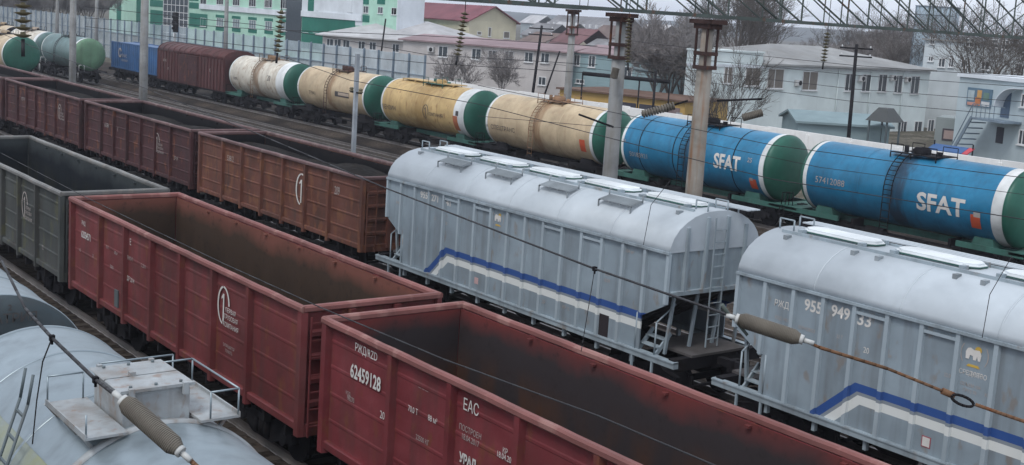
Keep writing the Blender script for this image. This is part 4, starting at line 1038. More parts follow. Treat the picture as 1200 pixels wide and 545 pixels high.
# ------------------------------------------------------------------ buildings
def wallmat(name, col, siding=0, rough=.85):
    m = paint(name, col, rough, amt=.25, streak=.2, dirt=tuple(c*.6 for c in col), scale=.35, bump=.05, var=.14)
    if siding:
        t = m.node_tree; N = t.nodes; L = t.links; b = N['Principled BSDF']
        tc = N.new('ShaderNodeTexCoord'); s = N.new('ShaderNodeSeparateXYZ'); L.new(tc.outputs['Object'], s.inputs[0])
        q = N.new('ShaderNodeMath'); q.operation = 'MULTIPLY'; q.inputs[1].default_value = 1/siding; L.new(s.outputs[2], q.inputs[0])
        f = N.new('ShaderNodeMath'); f.operation = 'FRACT'; L.new(q.outputs[0], f.inputs[0])
        bp = N.new('ShaderNodeBump'); bp.inputs['Distance'].default_value = .06; bp.inputs['Strength'].default_value = .9; L.new(f.outputs[0], bp.inputs['Height']); L.new(bp.outputs[0], b.inputs['Normal'])
    return m
def bldg(name, label, cat, P, Q, depth, h, mat, z0=-.42, group=None, sk=''):
    """P, Q = ground plan ends of the facade seen by the camera (left, right)"""
    P = Vector((P[0], P[1], 0)); Q = Vector((Q[0], Q[1], 0)); d = Q-P
    g = thing(name, label, cat, (P.x, P.y, z0), math.atan2(d.y, d.x), group)
    g['_l'] = d.length
    a = d.normalized(); nrm = Vector((-a.y, a.x, 0)); Ld = d.length
    ul = (P.dot(a)/P.dot(nrm))*depth*1.02 if 'l' in sk else 0      # side walls that are not at right angles to the facade
    ur = (Q.dot(a)/Q.dot(nrm))*depth*.98 if 'r' in sk else 0
    g['_s'] = ul/depth
    MB().prismz([(0, 0), (Ld, 0), (Ld+ur, depth), (ul, depth)], 0, h-z0).build('wall', mat, g)
    return g
def face(g, px, py):
    """pixel to (u, z) on the facade"""
    a = g.rotation_euler[2]; o = Vector(g.location); n = Vector((-math.sin(a), math.cos(a), 0)); r = ray(px, py); C = Vector((0, 0, H))
    t = (o-C).dot(n)/r.dot(n); p = C+r*t-o; return p.x*math.cos(a)+p.y*math.sin(a), p.z
def window(g, u0, u1, z0, z1, y=0, mull=1, glass=None, frame=None):
    m = MB(); f = .07; d0, d1 = y-.06, y+.05
    m.box(u0, u1, d0, d1, z1-f, z1); m.box(u0, u1, d0, d1, z0, z0+f); m.box(u0, u0+f, d0, d1, z0+f, z1-f); m.box(u1-f, u1, d0, d1, z0+f, z1-f)
    for i in range(mull): c = u0+(u1-u0)*(i+1)/(mull+1)*(.9 if mull == 1 else 1); m.box(c-f/2, c+f/2, d0+.005, d1, z0+f, z1-f)
    m.box(u0-.08, u1+.08, y-.16, y+.02, z0-.07, z0-.005)
    w_ = m.build('window', frame or WFRAME, g); MB().box(u0+f*.5, u1-f*.5, y-.02, y-.01, z0+f*.5, z1-f*.5).build('pane', glass or GLASS, w_)
def winpx(g, x0, y0, x1, y1, **k):
    u0, za = face(g, x0, (y0+y1)/2); u1, zb = face(g, x1, (y0+y1)/2); _, zt = face(g, (x0+x1)/2, y0); _, zl = face(g, (x0+x1)/2, y1)
    window(g, u0, u1, zl, zt, **k)
def panelpx(g, x0, y0, x1, y1, mat, nm='facade_panel', out=.05, zt=None, zl=None):
    u0, _ = face(g, x0, (y0+y1)/2); u1, _ = face(g, x1, (y0+y1)/2)
    if zt is None: _, zt = face(g, (x0+x1)/2, y0)
    if zl is None: _, zl = face(g, (x0+x1)/2, y1)
    MB().box(u0, u1, -out, .02, zl, zt).build(nm, mat, g)
def hip(g, u0, u1, v0, v1, z, rise, ins, mat, ov=.5, thick=.18):
    u0 -= ov; u1 += ov; v0 -= ov; v1 += ov; vm = (v0+v1)/2
    m = MB(); m.box(u0, u1, v0, v1, z-thick, z)
    m.add([(u0, v0, z), (u1, v0, z), (u1, v1, z), (u0, v1, z), (u0+ins, vm, z+rise), (u1-ins, vm, z+rise)], [(0, 1, 5, 4), (1, 2, 5), (2, 3, 4, 5), (3, 0, 4)])
    return m.build('roof', mat, g, fix=False)
def gable(g, u0, u1, v0, v1, z, rise, mat, wall=None, axis='u', ov=.5):
    m = MB(); t = .15
    if axis == 'u':
        vm = (v0+v1)/2; k = rise/(vm-v0)
        m.prismx([(v0-ov, z-ov*k), (vm, z+rise), (v1+ov, z-ov*k), (v1+ov, z-ov*k+t), (vm, z+rise+t), (v0-ov, z-ov*k+t)], u0-ov, u1+ov)
        if wall: MB().prismx([(v0, z), (vm, z+rise), (v1, z)], u0, u1).build('gable', wall, g)
    else:
        um = (u0+u1)/2; k = rise/(um-u0)
        m.prismy([(u0-ov, z-ov*k), (um, z+rise), (u1+ov, z-ov*k), (u1+ov, z-ov*k+t), (um, z+rise+t), (u0-ov, z-ov*k+t)], v0-ov, v1+ov)
        if wall: MB().prismy([(u0, z), (um, z+rise), (u1, z)], v0, v1).build('gable', wall, g)
    return m.build('roof', mat, g)
WHITEW = wallmat('whitewashed brick', (.62, .69, .69)); ROOFG = paint('grey slate sheet roof', (.26, .265, .265), .85, amt=.3, streak=.2, dirt=(.2, .18, .16), scale=.3)
ROOFL = paint('pale corrugated roof', (.42, .42, .43), .8, amt=.35, streak=.3, dirt=(.3, .28, .27), scale=.3); ROOFM = paint('burgundy metal roof', (.17, .05, .065), .6, amt=.2, streak=.2, scale=.4, dirt=(.12, .06, .07))
ROOFP = paint('faded pink metal roof', (.25, .18, .19), .7, amt=.2, streak=.2, scale=.4, dirt=(.2, .14, .14))
MINT = wallmat('mint facade', (.38, .60, .49)); DGRN = wallmat('dark green facade', (.02, .15, .11)); PALEW = wallmat('pale grey facade', (.62, .66, .70)); GCURT = flat('dark curtain wall glass', (.05, .065, .08), .2)
SIDE = wallmat('beige siding', (.54, .51, .50), .4); CREAMH = wallmat('cream rendered wall', (.52, .48, .36)); LBLUE = wallmat('pale blue wall', (.30, .42, .45), .35); YELLG = wallmat('yellow garage wall', (.42, .28, .10))
GDOOR = flat('dark garage door', (.035, .035, .05), .6); TEALS = wallmat('teal grey sheet', (.22, .29, .31)); ACM = flat('air conditioner casing', (.5, .5, .5)); REDB = wallmat('red brick', (.22, .06, .05))
# white two storey building on the right
W = bldg('office_building', 'long white two storey building with grey hipped roof behind the blue tanks', 'building', (-77, 77.9), (-77, 113.6), 14, 6.0, WHITEW, sk='l')
hip(W, 10.3, W['_l'], 0, 14, 6.42, 1.7, 9, ROOFG, .5)
k_ = W['_s']; m = MB(); m.prismz([(0, -.02), (9.8, -.02), (9.8+14*k_, 14), (14*k_, 14)], 6.42, 7.3); m.prismz([(-.1, -.12), (9.9, -.12), (9.9, .3), (-.1+.3*k_, .3)], 7.3, 7.45); m.build('parapet', WHITEW, W)
for x0, x1, y0, y1 in ((848, 858, 78, 98), (873, 891, 79, 101), (899, 918, 80.5, 104), (940, 958, 83.5, 106)): winpx(W, x0, y0, x1, y1, glass=CURT)
for x0, x1, y0, y1 in ((990, 1001, 86, 107), (1010, 1020, 87, 107.5), (1029, 1039, 87, 107.5), (1048, 1057, 88, 109), (1067, 1077, 89, 110)): winpx(W, x0, y0, x1, y1)
for x0, x1, y0, y1 in ((1055, 1062, 142, 160), (1071, 1080, 142, 158), (1087, 1094, 140, 158)): winpx(W, x0, y0, x1, y1)
def ac(g, px, py, s=.8):
    u, z = face(g, px, py); m = MB(); m.bbox(u-s/2, u+s/2, -.35, -.03, z-s*.35, z+s*.35, .03); c = m.build('air_conditioner', ACM, g)
    q = MB(); q.cyl((u+.08, -.37, z), (u+.08, -.352, z), s*.28, 16); q.build('fan', DARK, c)
for px, py in ((934, 97), (1008, 92), (1045, 91), (1062, 93)): ac(W, px, py)
for px in (980, 1018, 1056): u, _ = face(W, px, 110); MB().cyl((u, -.1, .3), (u, -.1, 6.3), .05, 8).build('downpipe', WHITEW, W)
m = MB(); m.box(0, W['_l'], -.08, -.002, 5.95, 6.2); m.build('cornice', PALEW, W)
# annex and shed in front
g = bldg('shed', 'low teal grey sheet metal shed in front of the white building', 'shed', tuple(atD(935, 150, 84))[:2], tuple(atD(1042, 158, 84))[:2], 5, 3.0, TEALS); gable(g, 0, g['_l'], 0, 5, 3.42, .55, TEALS, TEALS, ov=.25)
a = atD(1036, 150, 83); g = thing('canopy', 'small dark pyramid roofed canopy between the shed and the white facade', 'canopy', (a.x, a.y, -.42)); m = MB(); m.add([(-.9, -.9, 3.9), (.9, -.9, 3.9), (.9, .9, 3.9), (-.9, .9, 3.9), (-.35, -.35, 4.8), (.35, -.35, 4.8), (.35, .35, 4.8), (-.35, .35, 4.8)], [(0,1,5,4),(1,2,6,5),(2,3,7,6),(3,0,4,7),(4,5,6,7),(0,3,2,1)]); m.build('roof', flat('dark tin', (.05, .055, .055)), g)
for sx in (-.7, .7):
    for sy in (-.7, .7): MB().bar((sx, sy, 0), (sx, sy, 3.9), .1).build('post', GREYH, g)
# right white annex with poster, door canopy and outside stair
Ea = atD(1124, 100, 92); Eb = atD(1224, 100, 84)
E_ = bldg('annex_building', 'white flat roofed annex with poster and outside staircase at the right edge', 'building', (Ea.x, Ea.y), (Eb.x, Eb.y), 12, 6.5, wallmat('bluish white wall', (.40, .47, .50)))
m = MB(); m.box(-.15, E_['_l'], -.15, 12, 6.92, 7.2); m.build('roof', PALEW, E_)
def posterf():
    u0, z = face(E_, 1134, 114); u1, _ = face(E_, 1163, 114); _, zt = face(E_, 1148, 103.5); _, zl = face(E_, 1148, 125)
    m = MB(); m.box(u0, u1, -.08, .01, zl, zt); p = m.build('poster', flat('poster ground', (.09, .16, .22)), E_)
    for a, b, c, d, k in ((.04, .3, .3, .85, (.35, .42, .45)), (.36, .58, .05, .5, (.45, .16, .06)), (.42, .6, .45, .9, (.55, .3, .1)), (.62, .95, .05, .3, (.55, .55, .55)), (.68, .9, .4, .8, (.12, .2, .16)), (.05, .38, .03, .2, (.5, .25, .2))):
        MB().box(u0+(u1-u0)*a, u0+(u1-u0)*b, -.095, -.07, zl+(zt-zl)*c, zl+(zt-zl)*d).build('poster_patch', flat('poster patch', k), p)
posterf()
panelpx(E_, 1174, 108, 1184, 138, flat('dark blue door', (.07, .11, .17)), 'door'); 
u, z = face(E_, 1172, 108); m = MB()
for i in range(8): a0 = R(180-90*i/8); a1 = R(180-90*(i+1)/8); m.bar((u+2.3+1.8*math.cos(a0), -.45, z-1.0+1.4*math.sin(a0)), (u+2.3+1.8*math.cos(a1), -.45, z-1.0+1.4*math.sin(a1)), .8, .06)
m.build('door_canopy', PALEW, E_)
u0, z1 = face(E_, 1160, 138); u1, _ = face(E_, 1186, 138)
m = MB(); m.box(u0, u1+1, -1.6, -.02, z1-.15, z1); 
n = 10; ul = u0-2.6
for i in range(n): t = i/n; m.box(ul+(u0-ul)*t, ul+(u0-ul)*(t+1.1/n), -1.6, -.3, z1*t, z1*t+.08)
m.bar((ul, -1.6, 0), (u0, -1.6, z1), .08, .25); m.bar((ul+.3, -1.6, 1.0), (u0, -1.6, z1+.95), .05); m.bar((u0, -1.6, z1+.95), (u1+1, -1.6, z1+.95), .05)
for i in range(6): m.bar((u0+(u1-u0)*i/5, -1.6, z1), (u0+(u1-u0)*i/5, -1.6, z1+.95), .04)
m.build('staircase', FENP, E_)
panelpx(E_, 1168, 149, 1176, 168, GDOOR, 'door', .06); winpx(E_, 1194, 152, 1204, 170); winpx(E_, 1197, 110, 1206, 126)
# building with shop sign strip between
g = bldg('kiosk', 'low grey kiosk with a small picture sign between the white building and the annex', 'kiosk', tuple(atD(1096, 150, 96))[:2], tuple(atD(1130, 150, 95))[:2], 4, 3.2, wallmat('grey render', (.24, .27, .27)))
panelpx(g, 1104, 151, 1121, 165, flat('kiosk sign board', (.06, .05, .06)), 'sign'); panelpx(g, 1106, 153, 1119, 163, flat('kiosk sign picture', (.32, .24, .22)), 'sign_picture', .07)
a = atD(1087, 170, 72); b = atD(1134, 176, 70); g = thing('awning', 'bright blue awning with red right end just above the pale wall', 'awning', (a.x, a.y, 0), math.atan2(b.y-a.y, b.x-a.x)); Ln = (b-a).length
m = MB(); m.prismx([(0, 2.75), (.7, 3.05), (.7, 3.1), (0, 2.8)], 0, Ln*.86); m.build('blue_cloth', flat('blue awning cloth', (.02, .08, .22)), g); m = MB(); m.prismx([(0, 2.75), (.7, 3.05), (.7, 3.1), (0, 2.8)], Ln*.87, Ln); m.build('red_cloth', flat('red awning cloth', (.45, .04, .06)), g)
for uu in (0.05, Ln-.05): MB().bar((uu, .6, -.4), (uu, .6, 3.3), .06).build('post', DARK, g)
# far three storey white building top right
Na = atD(1083, 60, 135); Nb = atD(1240, 60, 125)
N_ = bldg('apartment_building', 'white three storey building far behind the bare trees at top right', 'building', (Na.x, Na.y), (Nb.x, Nb.y), 14, 9.0, wallmat('old white plaster', (.46, .50, .52)))
m = MB(); m.box(-.3, N_['_l'], -.3, 14, 9.42, 9.6); m.build('roof', ROOFG, N_)
for x0, y0, x1, y1 in ((1090, 43, 1096, 52), (1158, 46, 1170, 56), (1174, 47, 1183, 58), (1193, 50, 1203, 61), (1100, 68, 1108, 79), (1112, 68, 1118, 79), (1126, 70, 1133, 80), (1190, 74, 1198, 86), (1088, 66, 1094, 72), (1132, 45, 1142, 55), (1150, 72, 1160, 82)): winpx(N_, x0, y0, x1, y1)
a = atD(1070, 42, 152); b = atD(1118, 42, 150); g = bldg('rooftop_box', 'translucent pale blue box structure rising behind the truss at top right', 'rooftop structure', (a.x, a.y), (b.x, b.y), 4, 13.0, flat('pale blue sheeting', (.42, .52, .6)))
m = MB(); Lr = g['_l']; m.box(-.1, Lr+.1, -.1, 4.1, 13.42, 13.55); m.box(-.06, .1, -.06, .1, 0, 13.4); m.box(Lr-.1, Lr+.06, -.06, .1, 0, 13.4); m.box(.12, Lr-.12, -.05, .02, 12.4, 12.5); m.build('frame', FENP, g)
# red brick strip behind the hipped roof
a = atD(1036, 72, 172); b = atD(1097, 78, 168); g = bldg('brick_garage', 'low red brick building peeping over the grey hipped roof', 'building', (a.x, a.y), (b.x, b.y), 5, 6.3, REDB); MB().box(-.1, g['_l']+.1, -.1, 5, 6.72, 6.8).build('roof', DARK, g)
# mint green and white station building
YG = 98
def gx(px): return atY(px, 10, YG).x
G_ = bldg('station_building', 'large mint, dark green and white building behind the fence at upper left', 'building', (gx(128), YG), (gx(466), YG), 4.6, 15.5, MINT)
MB().box(G_['_l'], G_['_l']+.12, -.1, 4.6, 0, 15.9).build('end_wall', PALEW, G_)
for x0, y0, x1, y1, mt, o in ((137, -30, 142, 60, DGRN, .06), (160, -30, 170, 60, DGRN, .06), (176, 0, 191, 8, DGRN, .05), (176, 12, 191, 60, DGRN, .05), (192, -30, 221, 60, GCURT, .09), (222, -30, 233, 1, DGRN, .05), (222, 3, 233, 10, DGRN, .055), (222, 16, 243, 32, DGRN, .05),
        (336, -30, 354, 60, GCURT, .10), (354, -30, 413, 21, PALEW, .08), (354, 21, 416, 60, DGRN, .10), (413, -30, 426, 30, PALEW, .07), (452, -30, 466, 30, MINT, .02), (425, -30, 433, 5, DGRN, .06), (443, -30, 452, 5, DGRN, .06), (425, 18, 433, 26, DGRN, .06), (362, -30, 369, 13, DGRN, .11), (235, 8.5, 336, 14.5, PALEW, .3), (354, 15, 425, 22, PALEW, .25)):
    panelpx(G_, x0, y0, x1, y1, mt, out=o)
m = MB()
u0, _ = face(G_, 192, 15); u1, _ = face(G_, 221, 15)
for i in range(7): u = u0+(u1-u0)*i/6; m.box(u-.06, u+.06, -.16, -.05, 0, 15.4)
for i in range(11): m.box(u0, u1, -.17, -.06, 1.4*i, 1.4*i+.12)
m.build('curtain_wall_grid', WFRAME, G_)
for px in (254, 273, 292, 311, 329):
    panelpx(G_, px-1, 17.5+(px-254)*.07, px+9, 21+(px-254)*.07, DGRN); panelpx(G_, px-1, 31.5+(px-254)*.07, px+9, 36+(px-254)*.07, DGRN)
    winpx(G_, px, 21+(px-254)*.07, px+8, 31+(px-254)*.07, glass=flat('pale window glass', (.2, .26, .28), .2), mull=2); winpx(G_, px, -5, px+8, 5.5+(px-254)*.06, mull=2)
for x0, y0, x1, y1 in ((235, 21, 242, 31), (235, -5, 242, 5), (356, 26, 362, 38), (368, 27, 374, 38.5), (371, 0, 374, 12), (408, 6, 414, 14), (426, 7, 432, 15.5), (443, 8, 449, 16), (459, 9, 465, 17.5), (310, 0, 315, 9)): winpx(G_, x0, y0, x1, y1)
# maroon-roofed cream house
Ha = atX(549, 45, -155); Hb = atX(604, 45, -155)
g = bldg('gabled_house', 'cream gabled house with burgundy roof in the upper middle', 'house', (Ha.x, Ha.y), (Hb.x, Hb.y), 22, 7.7, CREAMH)
Hh = g; Ll = g['_l']; gable(g, 0, Ll, 0, 22, 8.12, 2.2, ROOFM, CREAMH, 'v', .5)
for x0, y0, x1, y1 in ((559, 37, 564, 41), (572, 32, 575.5, 43), (590, 37, 597, 45)): winpx(g, x0, y0, x1, y1, glass=CURT, mull=0)
# buildings with pale hipped roof and siding
Sa = atD(472, 60, 150); Sb = atD(668, 60, 138)
S_ = bldg('siding_building', 'long beige two storey building with faded pink eaves behind the cream tanks', 'building', (Sa.x, Sa.y), (Sb.x, Sb.y), 12, 5.2, SIDE, z0=-1.2, sk='r')
m = MB(); Ls = S_['_l']; m.add([(-.5, -.4, 6.45), (Ls+.3, -.4, 6.45), (Ls+.3, 5, 7.15), (-.5, 5, 7.15), (-.5, 12, 6.45), (Ls+.3, 12, 6.45)], [(0, 1, 2, 3), (3, 2, 5, 4), (0, 3, 4), (1, 5, 2)]); m.box(-.5, Ls+.3, -.43, -.36, 6.3, 6.47); m.build('roof', ROOFP, S_, fix=False)
for x0, y0, x1, y1 in ((514, 54, 525, 67), (553, 57, 564, 70), (572, 59, 583, 71), (592, 60, 602, 72), (615, 61, 625, 73), (634, 62, 644, 74), (510, 85, 521, 89), (631, 90, 640, 100)): winpx(S_, x0, y0, x1, y1)
ac(S_, 506, 58, .9)
Ra = atD(378, 50, 185); Rb = atD(508, 62, 176)
g = bldg('hip_roof_building', 'long low building with wide pale grey hipped roof behind the fence', 'building', (Ra.x, Ra.y), (Rb.x, Rb.y), 16, 4.3, SIDE, z0=-.8)
hip(g, 0, g['_l']+2, 0, 16, 5.15, 2.8, 9, ROOFL, .8)
for x0 in (383, 392, 402, 420, 433, 460): winpx(g, x0, 45+(x0-380)*.08, x0+8, 54+(x0-380)*.09)
# light blue house
a = atD(669, 80, 140); b = atD(806, 95, 128)
g = bldg('blue_house', 'light blue house behind the yellow garages', 'house', (a.x, a.y), (b.x, b.y), 9, 5.2, LBLUE, z0=-1.2); Lb = g['_l']
gable(g, 0, Lb, 0, 9, 6.42, .8, ROOFP, ov=.25)
for x0, y0, x1, y1 in ((673, 64, 680, 77), (690, 65, 698, 79), (731, 78, 741, 90), (770, 78, 780, 88), (675, 93, 685, 98)): winpx(g, x0, y0, x1, y1)
# yellow garages
a = atD(655, 120, 108); b = atD(803, 125, 100)
g = bldg('garage_block', 'row of low yellow garages with dark doors', 'garage', (a.x, a.y), (b.x, b.y), 7, 2.85, YELLG, z0=-.42); MB().box(-.2, g['_l']+.2, -.3, 7, 3.27, 3.42).build('roof', paint('rusty roof edge', (.13, .08, .06), .8), g)
for x0, x1, mt in ((727, 745, GDOOR), (749, 771, GDOOR), (776, 797, paint('brown garage door', (.16, .12, .12), .7))): panelpx(g, x0, 108, x1, 150, mt, 'garage_door', .05, zt=2.75, zl=0)
panelpx(g, 793, 112, 800, 150, flat('grey door leaf', (.3, .31, .33)), 'garage_door', .08, zt=2.4, zl=0)
# gas pipe and poles
a = atD(683, 86, 98); b = atD(785, 96, 95); m = MB(); m.tube([(0, 0, 0), b-a], .16, 10)
for t in (.0, .33, .66, 1): p = (b-a)*t; m.cyl((p.x, p.y, p.z), (p.x, p.y, -a.z-.42), .06, 8)
o = m.build('gas_pipe', DARK); o.location = a; tag(o, 'dark raised pipe running above the yellow garages', 'pipe')
def lamp():
    a = atD(768, 92, 92); g = thing('street_lamp', 'street lamp with long grey head above the yellow garages', 'street lamp', (a.x, a.y, -.42)); k = a.z+.42
    MB().cyl((0, 0, 0), (0, 0, k+.6), .09, 10).build('post', DARK, g); t = atD(742, 80, 92)-Vector(g.location)
    m = MB(); m.tube([(0, 0, k+.4), tuple(t)], .04, 8); m.build('arm', DARK, g); m = MB(); d = (Vector((0, 0, k+.4))-t).normalized(); m.cyl(t, t+d*1.1, .15, 10, .1); m.build('lamp_head', GREYH, g)
lamp()
def wpole(px0, py0, px1, py1, D, label, r=.13, arm=True):
    t = atD(px0, py0, D); b = atD(px1, py1, D); d = (t-b).normalized(); b2 = b-d*((b.z+.42)/d.z); g = thing('utility_pole', label, 'utility pole', tuple(b2), 0, 'wooden utility poles')
    MB().cyl((0, 0, 0), t-b2, r, 10, r*.75).build('shaft', DARK, g)
    if arm:
        for dz in (.25, .75): 
            c = t-b2-d*dz; m = MB(); m.bar(c-Vector((.6, .8, 0)), c+Vector((.6, .8, 0)), .09); m.build('crossarm', DARK, g)
            for s in (-1, 1): MB().lathez([(c.z+.05, .02), (c.z+.08, .05), (c.z+.15, .045), (c.z+.18, .015)], c.x+s*.52, c.y+s*.7, 8).build('insulator', WFRAME, g)
wpole(1004, 52, 994, 165, 76, 'dark wooden utility pole in front of the white building')
wpole(635, 30, 624, 112, 100, 'dark leaning utility pole in front of the beige building')
wpole(452, 22, 447, 60, 120, 'thin utility pole over the pale hipped roof', .1, False)
wpole(656, 60, 642, 100, 118, 'thin leaning prop pole beside the beige building', .1, False)
# signal
a = atY(205, 30, 52); g = thing('railway_signal', 'black railway signal head above the brown boxcar', 'signal', (a.x, a.y, -.36)); k = a.z+.36
MB().cyl((0, 0, 0), (0, 0, k-.8), .09, 10).build('mast', CONC, g); m = MB(); m.bbox(-.35, .35, -.1, .25, k-.7, k+1.4, .05); m.build('backboard', DARK, g)
for i in range(3): MB().cyl((0, -.1, k-.3+i*.6), (0, -.3, k-.3+i*.6), .14, 12).build('lens_hood', DARK, g)
MB().box(-.15, .15, -.115, -.105, k-1.2, k-.78).build('number_plate', WFRAME, g)

# distant houses
rnd = random.Random(3)
HW = [wallmat('far house wall a', (.36, .33, .31)), wallmat('far house wall b', (.30, .34, .36)), wallmat('far house wall c', (.42, .38, .3))]
HR = [paint('far roof red', (.15, .08, .085), .8, scale=.2), paint('far roof grey', (.2, .2, .21), .8, scale=.2), paint('far roof brown', (.15, .11, .1), .8, scale=.2), ROOFL]
far = [(642, 672, 55, 210, 4.2, 3.0, 0, 0, 'red roofed house left of the distant concrete pole'), (676, 712, 62, 200, 3.6, 2.2, 1, 1, 'grey roofed house right of the distant pole behind the light blue house'),
 (606, 632, 50, 240, 3.6, 2.2, 1, 2, 'brown roofed house just right of the cream gabled house'), (612, 640, 40, 330, 4.0, 3.0, 0, 1, 'small grey roofed house far off behind the wooden pole'),
 (640, 662, 38, 380, 4.5, 3.0, 2, 3, 'pale roofed far house under the long dark building'), (742, 775, 52, 230, 4.6, 2.5, 1, 1, 'grey house half hidden by the bare grey tree'),
 (745, 772, 42, 420, 5.5, 3.0, 2, 3, 'pale far house between the concrete pole and the trees'), (690, 716, 42, 320, 4.6, 3.0, 0, 2, 'brown roofed far house right of the far pole'), (610, 628, 33, 520, 6, 3, 1, 3, 'pale roofed tiny house near the skyline')]
for x0, x1, y, D, h, rise, wi, ri, lab in far:
    a = atD(x0, y, D); b = atD(x1, y+1, D*.97); g = bldg('distant_house', lab, 'house', (a.x, a.y), (b.x, b.y), 9, h, HW[wi], z0=-.42, group='distant houses'); Lh = g['_l']; gable(g, 0, Lh, 0, 9, h+.42, rise, HR[ri])
    for k in range(3): u = Lh*(k+.6)/3.4; window(g, u-.5, u+.5, h*.35, h*.35+1.3)
a = atD(636, 30, 430); b = atD(722, 38, 400); g = bldg('long_dark_building', 'very long dark roofed building with a row of small windows near the skyline', 'building', (a.x, a.y), (b.x, b.y), 12, 5.0, HW[0]); Lh = g['_l']
gable(g, 0, Lh, 0, 14, 5.42, 4.6, HR[1]); 
for k in range(12): u = Lh*(k+.5)/12; MB().box(u-.35, u+.35, .8, 1.4, 6.4, 7.6).build('dormer_window', WFRAME, g)
# hills
def hills():
    m = MB(); n = 80
    HM = paint('wooded hill', (.06, .07, .07), .95, scale=.01, streak=0, amt=.3, bump=0); rows = []
    for j in range(6):
        row = []
        for i in range(n+1):
            t = i/n; ang = R(-75+100*t); rad = 1250+j*110; hh = (0, 5, 12, 17, 19, 8)[j]*(.75+.15*math.sin(t*17)+.08*math.sin(t*41+1)+.35*t)
            row.append((-rad*math.sin(-ang+R(0))*1.0 if False else rad*math.sin(ang), rad*math.cos(ang), -1+hh))
        rows.append(row)
    vs = [p for r_2 in rows for p in r_2]; fs = []
    for j in range(5):
        for i in range(n): a = j*(n+1)+i; fs.append((a, a+1, a+n+2, a+n+1))
    m.add(vs, fs, True); struct(m.build('hills', HM, fix=False))
hills()

# ------------------------------------------------------------------ trees (bare, early spring)
BARK = flat('grey brown bark', (.10, .085, .075), .9); TWIG = flat('grey purple twigs', (.23, .21, .205), .9); TWIGG = flat('grey green twigs', (.13, .125, .095), .9)
def tree(seed, h, spread, dens=5, name='bare_tree', label='', loc=(0, 0, 0), mat=None, trunk_r=.16, low=.25, mr=.008):
    rn = random.Random(seed); T_ = MB(); C = MB()
    def br(p, d, ln, r, lev):
        n = 3; q = p
        for i in range(n):
            d = (d+Vector((rn.uniform(-.16, .16), rn.uniform(-.16, .16), rn.uniform(-.03, .1)))).normalized(); q2 = q+d*ln/n
            r2 = r*.88
            (T_ if lev <= 1 else C).cyl(q, q2, r, 6 if lev < 2 else 3, r2, caps=False); 
            if lev < dens:
                if lev > 0 or i >= 1:
                    for _ in range(rn.choice((1, 2)) if lev < dens-1 else 2):
                        a = rn.uniform(0, 6.28); s = rn.uniform(.45, .95)*spread; k = d.orthogonal().normalized(); k2 = d.cross(k)
                        nd = (d+(k*math.cos(a)+k2*math.sin(a))*s+Vector((0, 0, .12))).normalized(); br(q2, nd, ln*rn.uniform(.52, .75), max(r2*.55, mr), lev+1)
            q, r = q2, r2
    b0 = Vector((0, 0, 0)); b1 = Vector((rn.uniform(-.2, .2), rn.uniform(-.2, .2), h*low)); T_.cyl(b0, b1, trunk_r, 8, trunk_r*.8)
    for i in range(4):
        a = i*1.57+rn.uniform(-.4, .4); br(b1, Vector((math.cos(a)*.45*spread, math.sin(a)*.45*spread, 1)).normalized(), h*.42, trunk_r*.55, 1)
    g = thing(name, label, 'tree', loc); T_.build('trunk', BARK, g, fix=False); C.build('crown', mat or TWIG, g, fix=False); return g
def at_ground(px, py, D): p = atD(px, py, D); return (p.x, p.y, -.42)
t_a = tree(11, 8.5, 1.0, 6, 'bare_tree', 'dense grey bare tree between the two concrete poles', at_ground(770, 100, 115), TWIG, .2, .25, .02)
t_b = tree(5, 7.5, .75, 5, 'bare_tree', 'slender bare tree against the left end of the white building', at_ground(842, 130, 88), BARK, .11, .12, .012)
t_c = tree(23, 13, .85, 5, 'bare_tree', 'tall bare tree behind the roof, right of the rust streaked pole', at_ground(872, 60, 150), BARK, .28, .3, .018)
t_d = tree(31, 11.5, 1.1, 5, 'bare_tree', 'large spreading bare tree in front of the far white building', at_ground(1150, 90, 112), BARK, .22, .3, .016)
t_e = tree(17, 5.6, 1.0, 5, 'shrub', 'rounded bare shrub in front of the beige building, left of the other shrub', at_ground(536, 96, 128), TWIG, .08, .1, .016)
def cp(src, label, loc, s=1.0, rz=0, group=None, name=None):
    c = copy_tree(src); c.location = loc; c.scale = (s, s, s); c.rotation_euler = (0, 0, rz); c['label'] = label
    if group: c['group'] = group
    elif 'group' in c: del c['group']
    if name: c.name = name
    return c
cp(t_e, 'bare shrub beside the far window of the beige building, right of the other shrub', at_ground(590, 96, 130), 1.1, 2)
cp(t_a, 'grey bare tree crowding behind the paler concrete pole', at_ground(800, 92, 128), .9, 1.2)
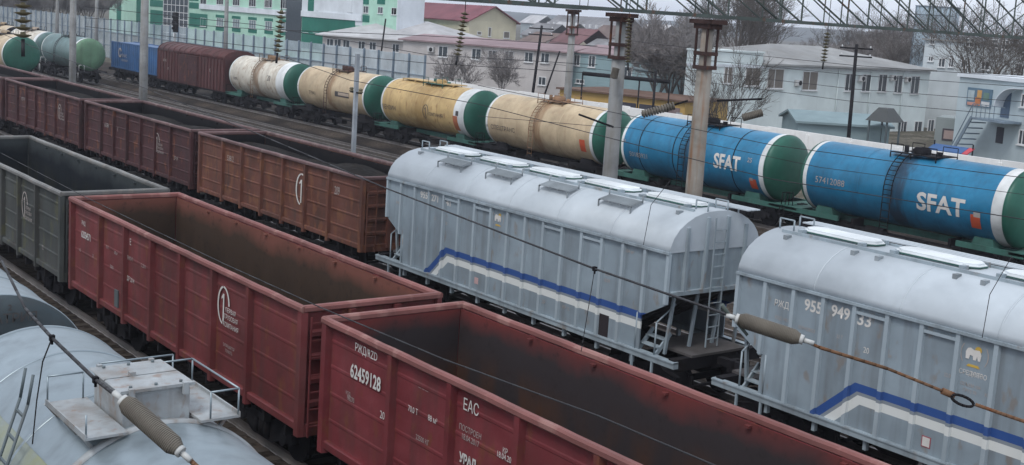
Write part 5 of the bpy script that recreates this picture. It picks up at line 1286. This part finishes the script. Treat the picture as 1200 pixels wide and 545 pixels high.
cp(t_a, 'bare tree rising above the light blue house roof', at_ground(752, 70, 165), .85, 2.2)
cp(t_d, 'bare tree with forked limbs at the right edge of the picture', at_ground(1190, 92, 118), .95, 2.5)
cp(t_c, 'tall bare tree at the top, behind the parapet of the white building', at_ground(895, 60, 170), 1.0, 2.0)
cp(t_c, 'tall bare tree behind the truss just right of the rust streaked pole', at_ground(835, 50, 175), .95, 4.0)
cp(t_a, 'grey bare tree just left of the rust streaked pole, over the garages', at_ground(786, 96, 120), 1.05, 3.3)
cp(t_c, 'tall bare tree whose crown fills the truss above the white parapet', at_ground(862, 60, 160), 1.15, 5.1)
cp(t_d, 'bare tree rising beside the truss at the far right', at_ground(1120, 80, 150), 1.1, 1.1)
GT = 'wood of bare trees behind the grey hipped roof'
for i in range(22):
    px = 955+i*6.8+rnd.uniform(-4, 4); D = rnd.uniform(150, 230); sc = rnd.uniform(.62, .86)+(i > 10)*.16; 
    cp((t_a, t_d, t_c)[i % 3 if i % 3 < 2 else 0], 'bare tree in the wood behind the grey hipped roof', at_ground(px, 60, D), sc*D/185, rnd.uniform(0, 6), GT)
for i in range(9):
    px = 5+i*14; D = rnd.uniform(215, 260)
    cp(t_a, 'bare tree in the thicket behind the fence at the top left', at_ground(px, 20, D), 1.05, rnd.uniform(0, 6), 'bare trees behind the fence at top left')
# ------------------------------------------------------------------ haze
m = MB(); m.box(-1990, 340, -240, 1990, -2.4, 40); hz = m.build('haze', flat('x', (1, 1, 1))); hz['kind'] = 'stuff'
hm = bpy.data.materials.new('haze'); hm.use_nodes = True; t = hm.node_tree; t.nodes.remove(t.nodes['Principled BSDF']); pv = t.nodes.new('ShaderNodeVolumePrincipled')
pv.inputs['Color'].default_value = (.82, .86, .95, 1); pv.inputs['Density'].default_value = .0004; pv.inputs['Anisotropy'].default_value = .2
t.links.new(pv.outputs[0], t.nodes['Material Output'].inputs['Volume']); hz.data.materials.clear(); hz.data.materials.append(hm)
for o in bpy.data.objects:
    for k in ('_l', '_s'):
        if k in o: del o[k]
